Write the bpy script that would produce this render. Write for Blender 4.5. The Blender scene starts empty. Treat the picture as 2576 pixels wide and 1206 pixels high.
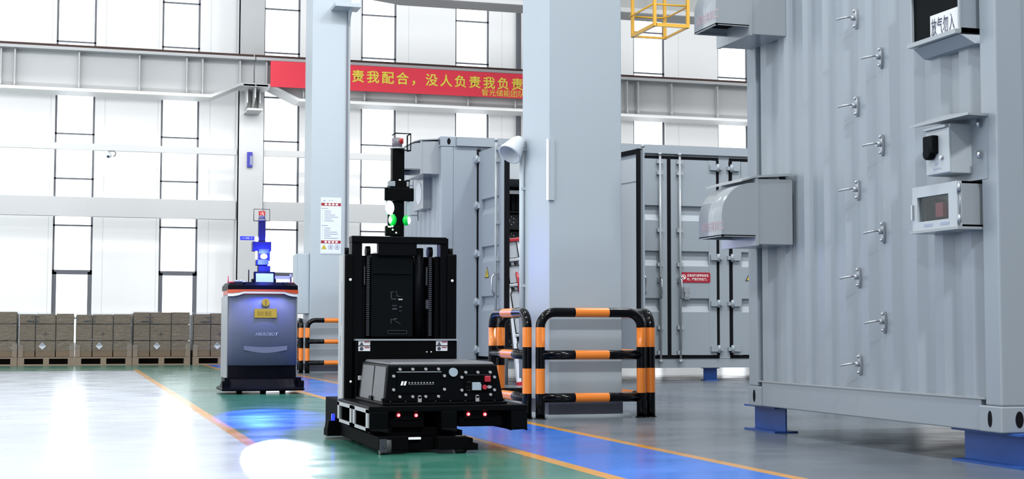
import bpy, bmesh, math, random
from mathutils import Vector, Matrix
random.seed(7)
S = bpy.context.scene
COL = S.collection

# ------------------------------------------------------------------ camera
cam_data = bpy.data.cameras.new('camera')
cam_data.sensor_fit = 'HORIZONTAL'
cam_data.sensor_width = 36.0
cam_data.lens = 36.0 * 3707.6 / 2576.0
cam_data.clip_end = 200
cam = bpy.data.objects.new('camera', cam_data)
COL.objects.link(cam)
right = Vector((0.95815559, -0.28624306, 0.00166639))
up = Vector((-0.01895918, -0.05765213, 0.99815669))
fwd = Vector((0.28561935, 0.95642101, 0.06066664))
cam.matrix_world = Matrix(((right.x, up.x, -fwd.x, 0.0), (right.y, up.y, -fwd.y, 0.0),
                           (right.z, up.z, -fwd.z, 0.6), (0, 0, 0, 1)))
S.camera = cam

# ------------------------------------------------------------------ world, exposure, large lights
S.view_settings.view_transform = 'Standard'
S.view_settings.look = 'None'
S.view_settings.exposure = 0.55
S.view_settings.gamma = 1.0
S.view_settings.use_curve_mapping = False
world = bpy.data.worlds.new('world')
S.world = world
world.use_nodes = True
wn = world.node_tree.nodes
wn['Background'].inputs['Color'].default_value = (0.90, 0.95, 1.0, 1)
wn['Background'].inputs['Strength'].default_value = 0.44

def area(name, loc, aim, sx, sy, power, color=(1, 1, 1)):
    d = bpy.data.lights.new(name, 'AREA')
    d.shape = 'RECTANGLE'; d.size = sx; d.size_y = sy; d.energy = power; d.color = color
    o = bpy.data.objects.new(name, d); COL.objects.link(o)
    o.location = loc
    o.rotation_euler = (Vector(aim) - Vector(loc)).to_track_quat('-Z', 'Y').to_euler()
    return o
for lx, ly, lz, lp in ((-3, -2, 7.5, 300), (2.5, -1.5, 7.5, 520), (7.5, 2, 9, 200), (-3, 6, 9, 230), (2, 5, 9, 260), (-3, 13, 10, 130), (3.0, 11.5, 9.5, 230), (7.5, 11, 10, 420), (-3, 17.5, 10, 50), (8, 17.5, 10, 50)):
    area('high_bay_light', (lx, ly, lz), (lx, ly + (1.5 if ly < 0 else 0), 0), 0.8, 0.8, lp, (0.96, 0.98, 1.0))
area('wall_wash_fill', (4, 11.5, 9.0), (4, 27.2, 1.0), 24, 2.0, 850, (0.97, 0.99, 1.0))  # added wash from overhead to brighten the back wall
area('lower_wall_fill', (5, 25.3, 4.5), (5, 27.3, 1.6), 20, 0.12, 105, (0.99, 0.99, 0.98))  # added strip without a fixture behind the girder, lifts the lower wall
area('side_window_light', (-9, 13, 4.5), (5, 13, 1.5), 24, 7, 900, (0.90, 0.95, 1.0))

# ------------------------------------------------------------------ materials
MATS = {}
def pm(name, color, rough=0.5, metal=0.0, spec=0.5, var=0.0, vscale=6.0, bump=0.0, bscale=40.0, emit=None, estr=0.0, coat=0.0):
    m = bpy.data.materials.new(name); m.use_nodes = True
    nt = m.node_tree; n = nt.nodes; l = nt.links
    b = n['Principled BSDF']
    b.inputs['Base Color'].default_value = (*color, 1)
    b.inputs['Roughness'].default_value = rough
    b.inputs['Metallic'].default_value = metal
    b.inputs['Specular IOR Level'].default_value = spec
    b.inputs['Coat Weight'].default_value = coat
    if emit:
        b.inputs['Emission Color'].default_value = (*emit, 1)
        b.inputs['Emission Strength'].default_value = estr
    tc = n.new('ShaderNodeTexCoord')
    if var:
        t = n.new('ShaderNodeTexNoise'); t.inputs['Scale'].default_value = vscale; t.inputs['Detail'].default_value = 4
        l.new(tc.outputs['Object'], t.inputs['Vector'])
        r = n.new('ShaderNodeMapRange'); r.inputs[3].default_value = 1 - var; r.inputs[4].default_value = 1 + var
        l.new(t.outputs['Fac'], r.inputs[0])
        x = n.new('ShaderNodeMix'); x.data_type = 'RGBA'; x.blend_type = 'MULTIPLY'; x.inputs['Factor'].default_value = 1
        x.inputs['A'].default_value = (*color, 1)
        l.new(r.outputs[0], x.inputs['B'])
        l.new(x.outputs['Result'], b.inputs['Base Color'])
    if bump:
        t2 = n.new('ShaderNodeTexNoise'); t2.inputs['Scale'].default_value = bscale
        l.new(tc.outputs['Object'], t2.inputs['Vector'])
        bp = n.new('ShaderNodeBump'); bp.inputs['Strength'].default_value = bump; bp.inputs['Distance'].default_value = 0.01
        l.new(t2.outputs['Fac'], bp.inputs['Height'])
        l.new(bp.outputs['Normal'], b.inputs['Normal'])
    MATS[name] = m
    return m

pm('container_paint', (0.2111, 0.2412, 0.268), 0.38, var=0.05, vscale=1.2, bump=0.03, bscale=25)
pm('hood_paint', (0.24, 0.262, 0.277), 0.22, var=0.03)
pm('column_paint', (0.34, 0.3876, 0.4216), 0.45, var=0.03, vscale=1.5)
pm('foot_band_grey', (0.045, 0.05, 0.072), 0.5)
pm('crane_white', (0.47, 0.475, 0.475), 0.45, var=0.02)
pm('girder_grey', (0.32, 0.328, 0.32), 0.55, var=0.04)
pm('rail_brown', (0.063, 0.0315, 0.0245), 0.7, var=0.2)
pm('frame_grey', (0.112, 0.119, 0.14), 0.45)
pm('gasket', (0.003, 0.0035, 0.005), 0.8, spec=0.1)
pm('steel', (0.44, 0.456, 0.48), 0.3, metal=1.0)
pm('zinc', (0.315, 0.3375, 0.36), 0.35, metal=0.6)
pm('black_paint', (0.0014, 0.0018, 0.0022), 0.45, spec=0.04, var=0.2)
pm('black_satin', (0.0022, 0.0026, 0.0034), 0.4, spec=0.04, var=0.1)
pm('black_matt', (0.001, 0.001, 0.0014), 0.7, spec=0.04)
pm('panel_black', (0.0022, 0.0034, 0.0042), 0.5, spec=0.04)
pm('print_grey', (0.033, 0.036, 0.045), 0.5, spec=0.2)
pm('silver', (0.31, 0.3224, 0.3348), 0.4, metal=0.3)
pm('bolt_grey', (0.294, 0.294, 0.301), 0.4, metal=0.2)
pm('box_black', (0.0016, 0.002, 0.0026), 0.38, spec=0.04, bump=0.02, bscale=60)
pm('box_side', (0.055, 0.05775, 0.066), 0.42, bump=0.02, bscale=60)
pm('red_plastic', (0.315, 0.009, 0.01875), 0.35)
pm('label_white', (0.5625, 0.57, 0.6), 0.5)
pm('paper_white', (0.555, 0.6, 0.66), 0.55)
pm('label_grey', (0.273, 0.325, 0.3705), 0.5)
pm('sign_red', (0.2475, 0.00375, 0.0165), 0.45)
pm('banner_red', (0.95, 0.045, 0.08), 0.55, var=0.06, vscale=2)
pm('banner_yellow', (0.95, 0.8, 0.08), 0.5)
pm('text_dark', (0.03, 0.035, 0.06), 0.6)
pm('text_faded', (0.25, 0.28, 0.36), 0.6)
pm('text_pink', (0.4464, 0.2592, 0.3024), 0.6)
pm('text_white', (0.80, 0.80, 0.80), 0.5)
pm('yellow_label', (0.33, 0.225, 0.01125), 0.5)
pm('yellow_sign', (0.4125, 0.315, 0.0075), 0.5)
pm('text_brown', (0.20, 0.13, 0.01), 0.6)
pm('grey_blue_lit', (0.076, 0.09, 0.152), 0.42, spec=0.25)  # grey shell with the blue lamp's tint mixed into its colour
pm('robot_side', (0.204, 0.222, 0.24), 0.4)
pm('robot_black', (0.0018, 0.002, 0.0048), 0.42, spec=0.04)
pm('blue_lit_black', (0.006, 0.006, 0.045), 0.4, spec=0.2)  # mast black with the blue lamp's glow painted in
pm('robot_orange', (0.4, 0.044, 0.0096), 0.35)
pm('robot_silver', (0.595, 0.6035, 0.629), 0.3)
pm('recess_blue', (0.1, 0.115, 0.18), 0.34)
pm('logo_pale', (0.204, 0.228, 0.33), 0.4)
pm('screen', (0.25, 0.32, 0.42), 0.15, emit=(0.35, 0.45, 0.60), estr=0.15)
pm('beam_blue', (0.006, 0.052, 0.235), 0.4, var=0.06)
pm('sign_blue', (0.02, 0.02, 0.30), 0.4)
pm('cage_yellow', (0.54, 0.285, 0.01125), 0.45, var=0.06)
pm('rail_black', (0.0016, 0.0018, 0.003), 0.14, spec=0.2)
pm('rail_orange', (0.7, 0.19, 0.018), 0.32, coat=0.3)
pm('wood', (0.186, 0.1395, 0.0992), 0.7, var=0.15, vscale=12)
pm('shade_brown', (0.05, 0.035, 0.025), 0.8)
pm('carton', (0.128, 0.09, 0.056), 0.75, var=0.12, vscale=5)
pm('carton_tape', (0.09, 0.078, 0.063), 0.6)
pm('carton_print', (0.02, 0.018, 0.016), 0.7)
pm('edge_board', (0.18, 0.138, 0.102), 0.7)
pm('lamp_white', (0.495, 0.525, 0.555), 0.4)
pm('aluminium', (0.375, 0.3975, 0.4275), 0.38, metal=0.35)
pm('ladder_rail', (0.50, 0.52, 0.55), 0.45)
pm('rubber', (0.01, 0.01, 0.012), 0.7)
pm('wheel_grey', (0.054, 0.054, 0.054), 0.5)
pm('inner_white', (0.341, 0.372, 0.3906), 0.5)
pm('module_black', (0.005, 0.005, 0.007), 0.5, spec=0.25)
pm('led_red', (0.8, 0.02, 0.02), 0.4, emit=(1, 0.02, 0.03), estr=6)
pm('led_core', (1, 0.5, 0.5), 0.4, emit=(1, 0.35, 0.35), estr=8)
pm('beacon_red', (0.25, 0.008, 0.008), 0.25, emit=(0.9, 0.02, 0.02), estr=0.06)
pm('beacon_grey', (0.12, 0.11, 0.13), 0.35)
pm('lamp_on', (1, 1, 1), 0.4, emit=(0.95, 0.98, 1), estr=6)
pm('lamp_green', (0.1, 0.8, 0.2), 0.4, emit=(0.55, 1.0, 0.65), estr=3)
pm('green_halo', (0.0, 0.25, 0.03), 0.3, emit=(0.0, 0.5, 0.06), estr=0.35)  # halo of the green lamps, imitated by a glowing colour
pm('lamp_blue', (0.7, 0.75, 1), 0.4, emit=(0.72, 0.78, 1.0), estr=10)
pm('lens_blue', (0.02, 0.03, 0.8), 0.3, emit=(0.01, 0.02, 1.0), estr=2.0)
pm('screw_white', (0.75, 0.75, 0.75), 0.35)
pm('sky_pane', (0.9, 0.95, 1.0), 0.25, emit=(0.95, 0.98, 1.0), estr=1.3)
pm('wall_fallback', (0.85, 0.88, 0.9), 0.6)
M = MATS

def wall_material():
    m = bpy.data.materials.new('wall_panel'); m.use_nodes = True
    n = m.node_tree.nodes; l = m.node_tree.links; b = n['Principled BSDF']
    b.inputs['Roughness'].default_value = 0.55
    tc = n.new('ShaderNodeTexCoord'); sp = n.new('ShaderNodeSeparateXYZ'); l.new(tc.outputs['Object'], sp.inputs[0])
    a = n.new('ShaderNodeMath'); a.operation = 'ADD'; a.inputs[1].default_value = 50.37; l.new(sp.outputs['X'], a.inputs[0])
    md = n.new('ShaderNodeMath'); md.operation = 'MODULO'; md.inputs[1].default_value = 0.925; l.new(a.outputs[0], md.inputs[0])
    lt = n.new('ShaderNodeMath'); lt.operation = 'LESS_THAN'; lt.inputs[1].default_value = 0.014; l.new(md.outputs[0], lt.inputs[0])
    ns = n.new('ShaderNodeTexNoise'); ns.inputs['Scale'].default_value = 0.6; l.new(tc.outputs['Object'], ns.inputs['Vector'])
    r = n.new('ShaderNodeMapRange'); r.inputs[3].default_value = 0.95; r.inputs[4].default_value = 1.02; l.new(ns.outputs['Fac'], r.inputs[0])
    mx = n.new('ShaderNodeMix'); mx.data_type = 'RGBA'; l.new(lt.outputs[0], mx.inputs['Factor'])
    mx.inputs['A'].default_value = (0.93, 0.925, 0.915, 1); mx.inputs['B'].default_value = (0.74, 0.74, 0.74, 1)
    m2 = n.new('ShaderNodeMix'); m2.data_type = 'RGBA'; m2.blend_type = 'MULTIPLY'; m2.inputs['Factor'].default_value = 1
    l.new(mx.outputs['Result'], m2.inputs['A']); l.new(r.outputs[0], m2.inputs['B'])
    l.new(m2.outputs['Result'], b.inputs['Base Color'])
    MATS['wall_panel'] = m
wall_material()

def floor_material():
    m = bpy.data.materials.new('painted_floor'); m.use_nodes = True
    n = m.node_tree.nodes; l = m.node_tree.links; b = n['Principled BSDF']
    tc = n.new('ShaderNodeTexCoord'); sp = n.new('ShaderNodeSeparateXYZ'); l.new(tc.outputs['Object'], sp.inputs[0])
    X, Y = sp.outputs['X'], sp.outputs['Y']
    def math_(op, a, c):
        k = n.new('ShaderNodeMath'); k.operation = op
        for i, v in enumerate((a, c)):
            if isinstance(v, (int, float)): k.inputs[i].default_value = v
            else: l.new(v, k.inputs[i])
        return k.outputs[0]
    def band(v, lo, hi): return math_('MULTIPLY', math_('GREATER_THAN', v, lo), math_('LESS_THAN', v, hi))
    def noise(scale, det=5, sx=1, sy=1):
        mp = n.new('ShaderNodeMapping'); mp.inputs['Scale'].default_value = (sx, sy, 1); l.new(tc.outputs['Object'], mp.inputs['Vector'])
        t = n.new('ShaderNodeTexNoise'); t.inputs['Scale'].default_value = scale; t.inputs['Detail'].default_value = det
        l.new(mp.outputs[0], t.inputs['Vector']); return t.outputs['Fac']
    def mix(f, A, B):
        k = n.new('ShaderNodeMix'); k.data_type = 'RGBA'
        if isinstance(f, (int, float)): k.inputs['Factor'].default_value = f
        else: l.new(f, k.inputs['Factor'])
        for nm, v in (('A', A), ('B', B)):
            if isinstance(v, tuple): k.inputs[nm].default_value = (*v, 1)
            else: l.new(v, k.inputs[nm])
        return k.outputs['Result']
    def rng(v, a, c, lo, hi):
        k = n.new('ShaderNodeMapRange'); k.inputs[1].default_value = a; k.inputs[2].default_value = c
        k.inputs[3].default_value = lo; k.inputs[4].default_value = hi; l.new(v, k.inputs[0]); return k.outputs[0]
    n1 = noise(0.8, 4, 1.0, 0.9); n2 = noise(2.6, 3, 0.8, 1.2)
    grey = mix(rng(n1, 0.35, 0.68, 0, 1), (0.075, 0.090, 0.105), (0.125, 0.142, 0.162))
    grey = mix(rng(n2, 0.55, 0.75, 0, 0.35), grey, (0.055, 0.065, 0.08))
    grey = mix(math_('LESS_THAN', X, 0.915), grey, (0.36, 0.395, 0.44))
    green = mix(rng(n1, 0.3, 0.7, 0, 1), (0.020, 0.110, 0.078), (0.034, 0.145, 0.105))
    green = mix(rng(n2, 0.58, 0.72, 0, 0.30), green, (0.09, 0.12, 0.115))
    blue = mix(rng(n1, 0.3, 0.7, 0, 1), (0.001, 0.095, 0.44), (0.003, 0.12, 0.50))
    yellow = mix(rng(n2, 0.35, 0.7, 0, 1), (0.48, 0.22, 0.015), (0.40, 0.19, 0.035))
    c = grey
    far = math_('MULTIPLY', math_('GREATER_THAN', Y, 21.6), math_('LESS_THAN', X, 2.1))
    c = mix(math_('MAXIMUM', band(X, 0.915, 2.10), far), c, green)
    c = mix(band(X, 2.10, 2.845), c, blue)
    c = mix(band(X, 2.075, 2.15), c, yellow)
    c = mix(band(X, 2.79, 2.855), c, yellow)
    c = mix(math_('MULTIPLY', band(X, 0.875, 0.945), math_('LESS_THAN', Y, 22.2)), c, yellow)
    l.new(c, b.inputs['Base Color'])
    painted = math_('LESS_THAN', X, 2.86)
    rr = mix(painted, (0.22, 0.22, 0.22), (0.20, 0.20, 0.20))
    sepc = n.new('ShaderNodeSeparateColor'); l.new(rr, sepc.inputs[0])
    l.new(math_('ADD', sepc.outputs[0], rng(n2, 0.35, 0.7, -0.03, 0.07)), b.inputs['Roughness'])
    b.inputs['IOR'].default_value = 1.62
    bp = n.new('ShaderNodeBump'); bp.inputs['Strength'].default_value = 0.02; bp.inputs['Distance'].default_value = 0.01
    l.new(noise(3.0, 2, 1.0, 2.0), bp.inputs['Height']); l.new(bp.outputs['Normal'], b.inputs['Normal'])
    MATS['painted_floor'] = m
floor_material()

def film_material():
    m = bpy.data.materials.new('stretch_film'); m.use_nodes = True
    n = m.node_tree.nodes; l = m.node_tree.links
    n.remove(n['Principled BSDF'])
    out = n['Material Output']
    tr = n.new('ShaderNodeBsdfTransparent'); tr.inputs[0].default_value = (0.93, 0.95, 0.97, 1)
    gl = n.new('ShaderNodeBsdfGlossy'); gl.inputs['Roughness'].default_value = 0.07; gl.inputs[0].default_value = (1, 1, 1, 1)
    tc = n.new('ShaderNodeTexCoord'); mp = n.new('ShaderNodeMapping'); mp.inputs['Scale'].default_value = (2.2, 2, 11)
    l.new(tc.outputs['Object'], mp.inputs['Vector'])
    t = n.new('ShaderNodeTexNoise'); t.inputs['Scale'].default_value = 3.0; t.inputs['Detail'].default_value = 3; t.inputs['Distortion'].default_value = 0.8
    l.new(mp.outputs[0], t.inputs['Vector'])
    bp = n.new('ShaderNodeBump'); bp.inputs['Strength'].default_value = 1.0; bp.inputs['Distance'].default_value = 0.16
    l.new(t.outputs['Fac'], bp.inputs['Height']); l.new(bp.outputs['Normal'], gl.inputs['Normal'])
    mx = n.new('ShaderNodeMixShader'); mx.inputs[0].default_value = 0.085
    l.new(tr.outputs[0], mx.inputs[1]); l.new(gl.outputs[0], mx.inputs[2]); l.new(mx.outputs[0], out.inputs['Surface'])
    MATS['stretch_film'] = m
film_material()

def glass_material():
    m = bpy.data.materials.new('cover_glass'); m.use_nodes = True
    n = m.node_tree.nodes; l = m.node_tree.links
    n.remove(n['Principled BSDF'])
    tr = n.new('ShaderNodeBsdfTransparent'); tr.inputs[0].default_value = (0.80, 0.83, 0.85, 1)
    gl = n.new('ShaderNodeBsdfGlossy'); gl.inputs['Roughness'].default_value = 0.05
    mx = n.new('ShaderNodeMixShader'); mx.inputs[0].default_value = 0.10
    l.new(tr.outputs[0], mx.inputs[1]); l.new(gl.outputs[0], mx.inputs[2]); l.new(mx.outputs[0], n['Material Output'].inputs['Surface'])
    MATS['cover_glass'] = m
glass_material()

# ------------------------------------------------------------------ mesh helpers
BASE = {}
SPLIT = set('blue_lens red_bar glass_strip side_cover wheel button side_stop white_lamp green_lamp cover_screw mast_screw top_peg apron_screw status_dots red_light light_core caster block bottom_board sensor corner_bracket red_strut upright flange_screw screw bolt compartment_wall latch_screw title_marks caution_label prohibition_icon'.split())
class MB:
    def __init__(s): s.v = []; s.f = []; s.m = []; s.s = []
    def add(s, vs, fs, m=0, smooth=False):
        k = len(s.v); s.v += [Vector(v) for v in vs]
        for f in fs: s.f.append([i + k for i in f]); s.m.append(m); s.s.append(smooth)
        return s
    def box(s, x0, x1, y0, y1, z0, z1, m=0):
        v = [(x0,y0,z0),(x1,y0,z0),(x1,y1,z0),(x0,y1,z0),(x0,y0,z1),(x1,y0,z1),(x1,y1,z1),(x0,y1,z1)]
        return s.add(v, [(0,3,2,1),(4,5,6,7),(0,1,5,4),(1,2,6,5),(2,3,7,6),(3,0,4,7)], m)
    def hexa(s, b, t, m=0):     # bottom quad and top quad, same order (ccw from above)
        return s.add(list(b) + list(t), [(3,2,1,0),(4,5,6,7),(0,1,5,4),(1,2,6,5),(2,3,7,6),(3,0,4,7)], m)
    def cyl(s, p0, p1, r, seg=14, m=0, r2=None, caps=True):
        p0 = Vector(p0); p1 = Vector(p1); d = (p1 - p0).normalized(); r2 = r if r2 is None else r2
        a = Vector((0,0,1)) if abs(d.z) < 0.9 else Vector((1,0,0))
        u = d.cross(a).normalized(); w = d.cross(u)
        vs = []
        for p, rr in ((p0, r), (p1, r2)):
            for i in range(seg):
                t = 2*math.pi*i/seg; vs.append(p + (u*math.cos(t) + w*math.sin(t))*rr)
        s.add(vs, [(i, seg+i, seg+(i+1)%seg, (i+1)%seg) for i in range(seg)], m, True)
        if caps: s.add(vs[:seg], [tuple(range(seg))], m); s.add(vs[seg:], [tuple(reversed(range(seg)))], m)
        return s
    def tube(s, pts, r, seg=12, m=0, mf=None, caps=True):
        pts = [Vector(p) for p in pts]; rings = []; n0 = None
        for i, p in enumerate(pts):
            d = ((pts[min(i+1, len(pts)-1)] - p).normalized() + (p - pts[max(i-1, 0)]).normalized()).normalized()
            if n0 is None:
                a = Vector((0,0,1)) if abs(d.z) < 0.9 else Vector((1,0,0)); n0 = d.cross(a).normalized()
            n0 = (n0 - d*n0.dot(d)).normalized(); w = d.cross(n0)
            rings.append([p + (n0*math.cos(2*math.pi*k/seg) + w*math.sin(2*math.pi*k/seg))*r for k in range(seg)])
        for i in range(len(rings)-1):
            mm = mf(i) if mf else m
            s.add(rings[i] + rings[i+1], [(k, (k+1)%seg, seg+(k+1)%seg, seg+k) for k in range(seg)], mm, True)
        if caps:
            s.add(rings[0], [tuple(reversed(range(seg)))], mf(0) if mf else m); s.add(rings[-1], [tuple(range(seg))], mf(len(pts)-2) if mf else m)
        return s
    def prism(s, poly, axis, a, b, m=0, smooth=False):   # poly in the two other axes (xy for z, xz for y, yz for x)
        def P(p, t): return {'z': (p[0], p[1], t), 'y': (p[0], t, p[1]), 'x': (t, p[0], p[1])}[axis]
        n = len(poly); vs = [P(p, a) for p in poly] + [P(p, b) for p in poly]
        s.add(vs, [(i, (i+1)%n, n+(i+1)%n, n+i) for i in range(n)], m, smooth)
        s.add(vs[:n], [tuple(reversed(range(n)))], m); s.add(vs[n:], [tuple(range(n))], m)
        return s
    def lathe(s, prof, c, axis=Vector((0,0,1)), seg=16, m=0):   # prof: (radius, height) list
        q = Vector((0,0,1)).rotation_difference(Vector(axis).normalized()); c = Vector(c); n = len(prof)
        vs = [c + q @ Vector((r*math.cos(2*math.pi*k/seg), r*math.sin(2*math.pi*k/seg), h)) for r, h in prof for k in range(seg)]
        s.add(vs, [(i*seg+k, i*seg+(k+1)%seg, (i+1)*seg+(k+1)%seg, (i+1)*seg+k) for i in range(n-1) for k in range(seg)], m, True)
        return s
    def ball(s, c, r, m=0, sz=1.0, seg=12, rings=7):
        prof = [(max(1e-5, r*math.sin(math.pi*i/rings)), -r*sz*math.cos(math.pi*i/rings)) for i in range(rings+1)]
        return s.lathe(prof, c, seg=seg, m=m)
    def ring(s, c, r0, r1, y, th, m=0, seg=24):     # flat ring facing -Y
        vs = []
        for rr in (r0, r1):
            vs += [(c[0]+rr*math.cos(2*math.pi*k/seg), y, c[1]+rr*math.sin(2*math.pi*k/seg)) for k in range(seg)]
        return s.add(vs, [(k, (k+1)%seg, seg+(k+1)%seg, seg+k) for k in range(seg)], m)

def tag(o, label=None, cat=None, group=None, kind=None):
    if label: o['label'] = label
    if cat: o['category'] = cat
    if group: o['group'] = group
    if kind: o['kind'] = kind
    return o
def obj(name, mb, mats, parent=None, bevel=0.0, seg=2, origin=None):
    if isinstance(mats, str): mats = [mats]
    me = bpy.data.meshes.new(name)
    if parent is not None: base = BASE[parent.name]
    elif origin is not None: base = Vector(origin)
    else:
        xs = [v.x for v in mb.v]; ys = [v.y for v in mb.v]; zs = [v.z for v in mb.v]
        base = Vector(((min(xs)+max(xs))/2, (min(ys)+max(ys))/2, min(zs)))
    me.from_pydata([v - base for v in mb.v], [], mb.f)
    for k in mats: me.materials.append(M[k])
    me.polygons.foreach_set('material_index', mb.m)
    me.polygons.foreach_set('use_smooth', mb.s)
    bm = bmesh.new(); bm.from_mesh(me); bmesh.ops.remove_doubles(bm, verts=bm.verts, dist=1e-5)
    bmesh.ops.recalc_face_normals(bm, faces=bm.faces); bm.to_mesh(me); bm.free()
    me.update()
    extra = []
    if name in SPLIT and parent is not None:        # separate pieces of one kind become one object each
        n = len(me.vertices); up_ = list(range(n))
        def find(i):
            while up_[i] != i: up_[i] = up_[up_[i]]; i = up_[i]
            return i
        for e in me.edges: up_[find(e.vertices[0])] = find(e.vertices[1])
        roots = sorted({find(i) for i in range(n)})
        if len(roots) > 1:
            whole = me
            for k, r in enumerate(roots):
                pc = whole.copy(); bm = bmesh.new(); bm.from_mesh(pc); bm.verts.ensure_lookup_table()
                bmesh.ops.delete(bm, geom=[v for v in bm.verts if find(v.index) != r], context='VERTS')
                bm.to_mesh(pc); bm.free()
                if k == 0: me = pc
                else: extra.append(pc)
    o = bpy.data.objects.new(name, me); COL.objects.link(o)
    if parent is not None: o.parent = parent
    else: o.location = base
    BASE[o.name] = base
    for pc in extra:
        o2 = bpy.data.objects.new(name, pc); COL.objects.link(o2); o2.parent = parent; BASE[o2.name] = base
        if bevel:
            b = o2.modifiers.new('bevel', 'BEVEL'); b.width = bevel; b.segments = seg; b.limit_method = 'ANGLE'; b.angle_limit = math.radians(40)
    if bevel:
        b = o.modifiers.new('bevel', 'BEVEL'); b.width = bevel; b.segments = seg; b.limit_method = 'ANGLE'; b.angle_limit = math.radians(40)
        b.use_clamp_overlap = True
    return o
def thing(name, label, cat, loc=(0,0,0), group=None, local=False):
    o = bpy.data.objects.new(name, None); COL.objects.link(o); o.location = loc; o.empty_display_size = 0.1
    BASE[o.name] = Vector((0,0,0)) if local else Vector(loc)
    return tag(o, label, cat, group)
def copy_tree(o, parent=None):
    c = o.copy(); COL.objects.link(c)
    if parent is not None: c.parent = parent
    for ch in list(o.children): copy_tree(ch, c)
    return c
def text(name, body, mat, parent, loc, size, face='-y', offset=0.0, sx=1.0, align='LEFT', shear=0.0):
    cu = bpy.data.curves.new('t', 'FONT'); cu.body = body; cu.size = size; cu.offset = offset; cu.align_x = align; cu.resolution_u = 3; cu.shear = shear
    to = bpy.data.objects.new('t', cu); COL.objects.link(to)
    me = bpy.data.meshes.new_from_object(to.evaluated_get(bpy.context.evaluated_depsgraph_get()))
    bpy.data.objects.remove(to)
    me.name = name
    R = {'-y': Matrix(((sx,0,0),(0,0,-1),(0,1,0))), '-x': Matrix(((0,0,-1),(-sx,0,0),(0,1,0)))}[face]
    base = BASE[parent.name] if parent is not None else Vector(loc)
    for v in me.vertices: v.co = R @ v.co + Vector(loc) - base
    me.materials.clear(); me.materials.append(M[mat])
    o = bpy.data.objects.new(name, me); COL.objects.link(o)
    if parent is not None: o.parent = parent
    BASE[o.name] = base
    return o
def struct(o): return tag(o, kind='structure')

# ------------------------------------------------------------------ setting: floor, wall, windows
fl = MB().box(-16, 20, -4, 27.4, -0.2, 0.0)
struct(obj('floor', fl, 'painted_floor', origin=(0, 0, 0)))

YW = 27.2
centers = [1.83*k - 0.0 for k in range(-4, 10)]
HW = 0.34
wl = MB(); xl = -14.0
for c in centers:
    wl.box(xl, c-HW, YW, YW+0.25, 0, 8.4); wl.box(c-HW, c+HW, YW, YW+0.25, 0, 0.35); wl.box(c-HW, c+HW, YW, YW+0.25, 8.1, 8.4)
    xl = c+HW
wl.box(xl, 20, YW, YW+0.25, 0, 8.4)
struct(obj('wall_back', wl, 'wall_panel', origin=(0, YW, 0)))
mull = [0.78, 1.594, 2.425, 3.26, 4.062, 4.88, 5.718, 6.54, 7.36]
for k, c in enumerate(centers):
    f = MB()
    for sx in (-1, 1):
        a, b_ = sorted((c+sx*HW, c+sx*(HW-0.035))); f.box(a, b_, YW+0.05, YW+0.12, 1.6, 8.1)
        a, b_ = sorted((c+sx*HW, c+sx*(HW-0.075))); f.box(a, b_, YW+0.05, YW+0.12, 0.35, 1.6)
    for z in mull:
        h = 0.04 if z < 1.7 and z > 1.5 else 0.014
        f.box(c-HW, c+HW, YW+0.05, YW+0.12, z-h, z+h)
    w = struct(obj('window_%d' % (k+1), f, 'frame_grey', origin=(c, YW, 0.35)))
    obj('pane', MB().box(c-HW, c+HW, YW+0.08, YW+0.09, 0.35, 8.1), 'sky_pane', w)

# ------------------------------------------------------------------ crane side: columns, girders, girts
def crane_column(x, label):
    t = thing('crane_column', label, 'column', (x, 26.5, 0), 'white columns carrying the crane girders')
    sh = MB().box(x-0.225, x+0.225, 26.3, 26.32, 0, 6.9).box(x-0.225, x+0.225, 26.78, 26.8, 0, 6.9).box(x-0.012, x+0.012, 26.32, 26.78, 0, 6.9)
    sh.box(x-0.225, x-0.205, 26.3, 26.8, 0, 6.9)
    obj('shaft', sh, 'crane_white', t)
    obj('base_plate', MB().box(x-0.3, x+0.3, 26.2, 26.9, 0, 0.03), 'crane_white', t)
    cb = MB().box(x-0.21, x+0.21, 25.62, 26.3, 4.80, 4.84)
    cb.prism([(25.66, 4.80), (26.3, 4.80), (26.3, 4.40), (25.66, 4.62)], 'x', x-0.01, x+0.01)
    cb.box(x-0.13, x+0.13, 25.68, 26.3, 4.40, 4.43)
    cb.prism([(25.9, 4.80), (26.3, 4.80), (26.3, 4.42), (25.9, 4.56)], 'x', x-0.12, x-0.10)
    cb.prism([(25.9, 4.80), (26.3, 4.80), (26.3, 4.42), (25.9, 4.56)], 'x', x+0.10, x+0.12)
    obj('corbel', cb, 'crane_white', t)
    return t
crane_column(3.0, 'white steel crane column by the windows with a corbel under the red banner end')
crane_column(9.0, 'white steel crane column at the window wall hidden behind the near grey column')

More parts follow.
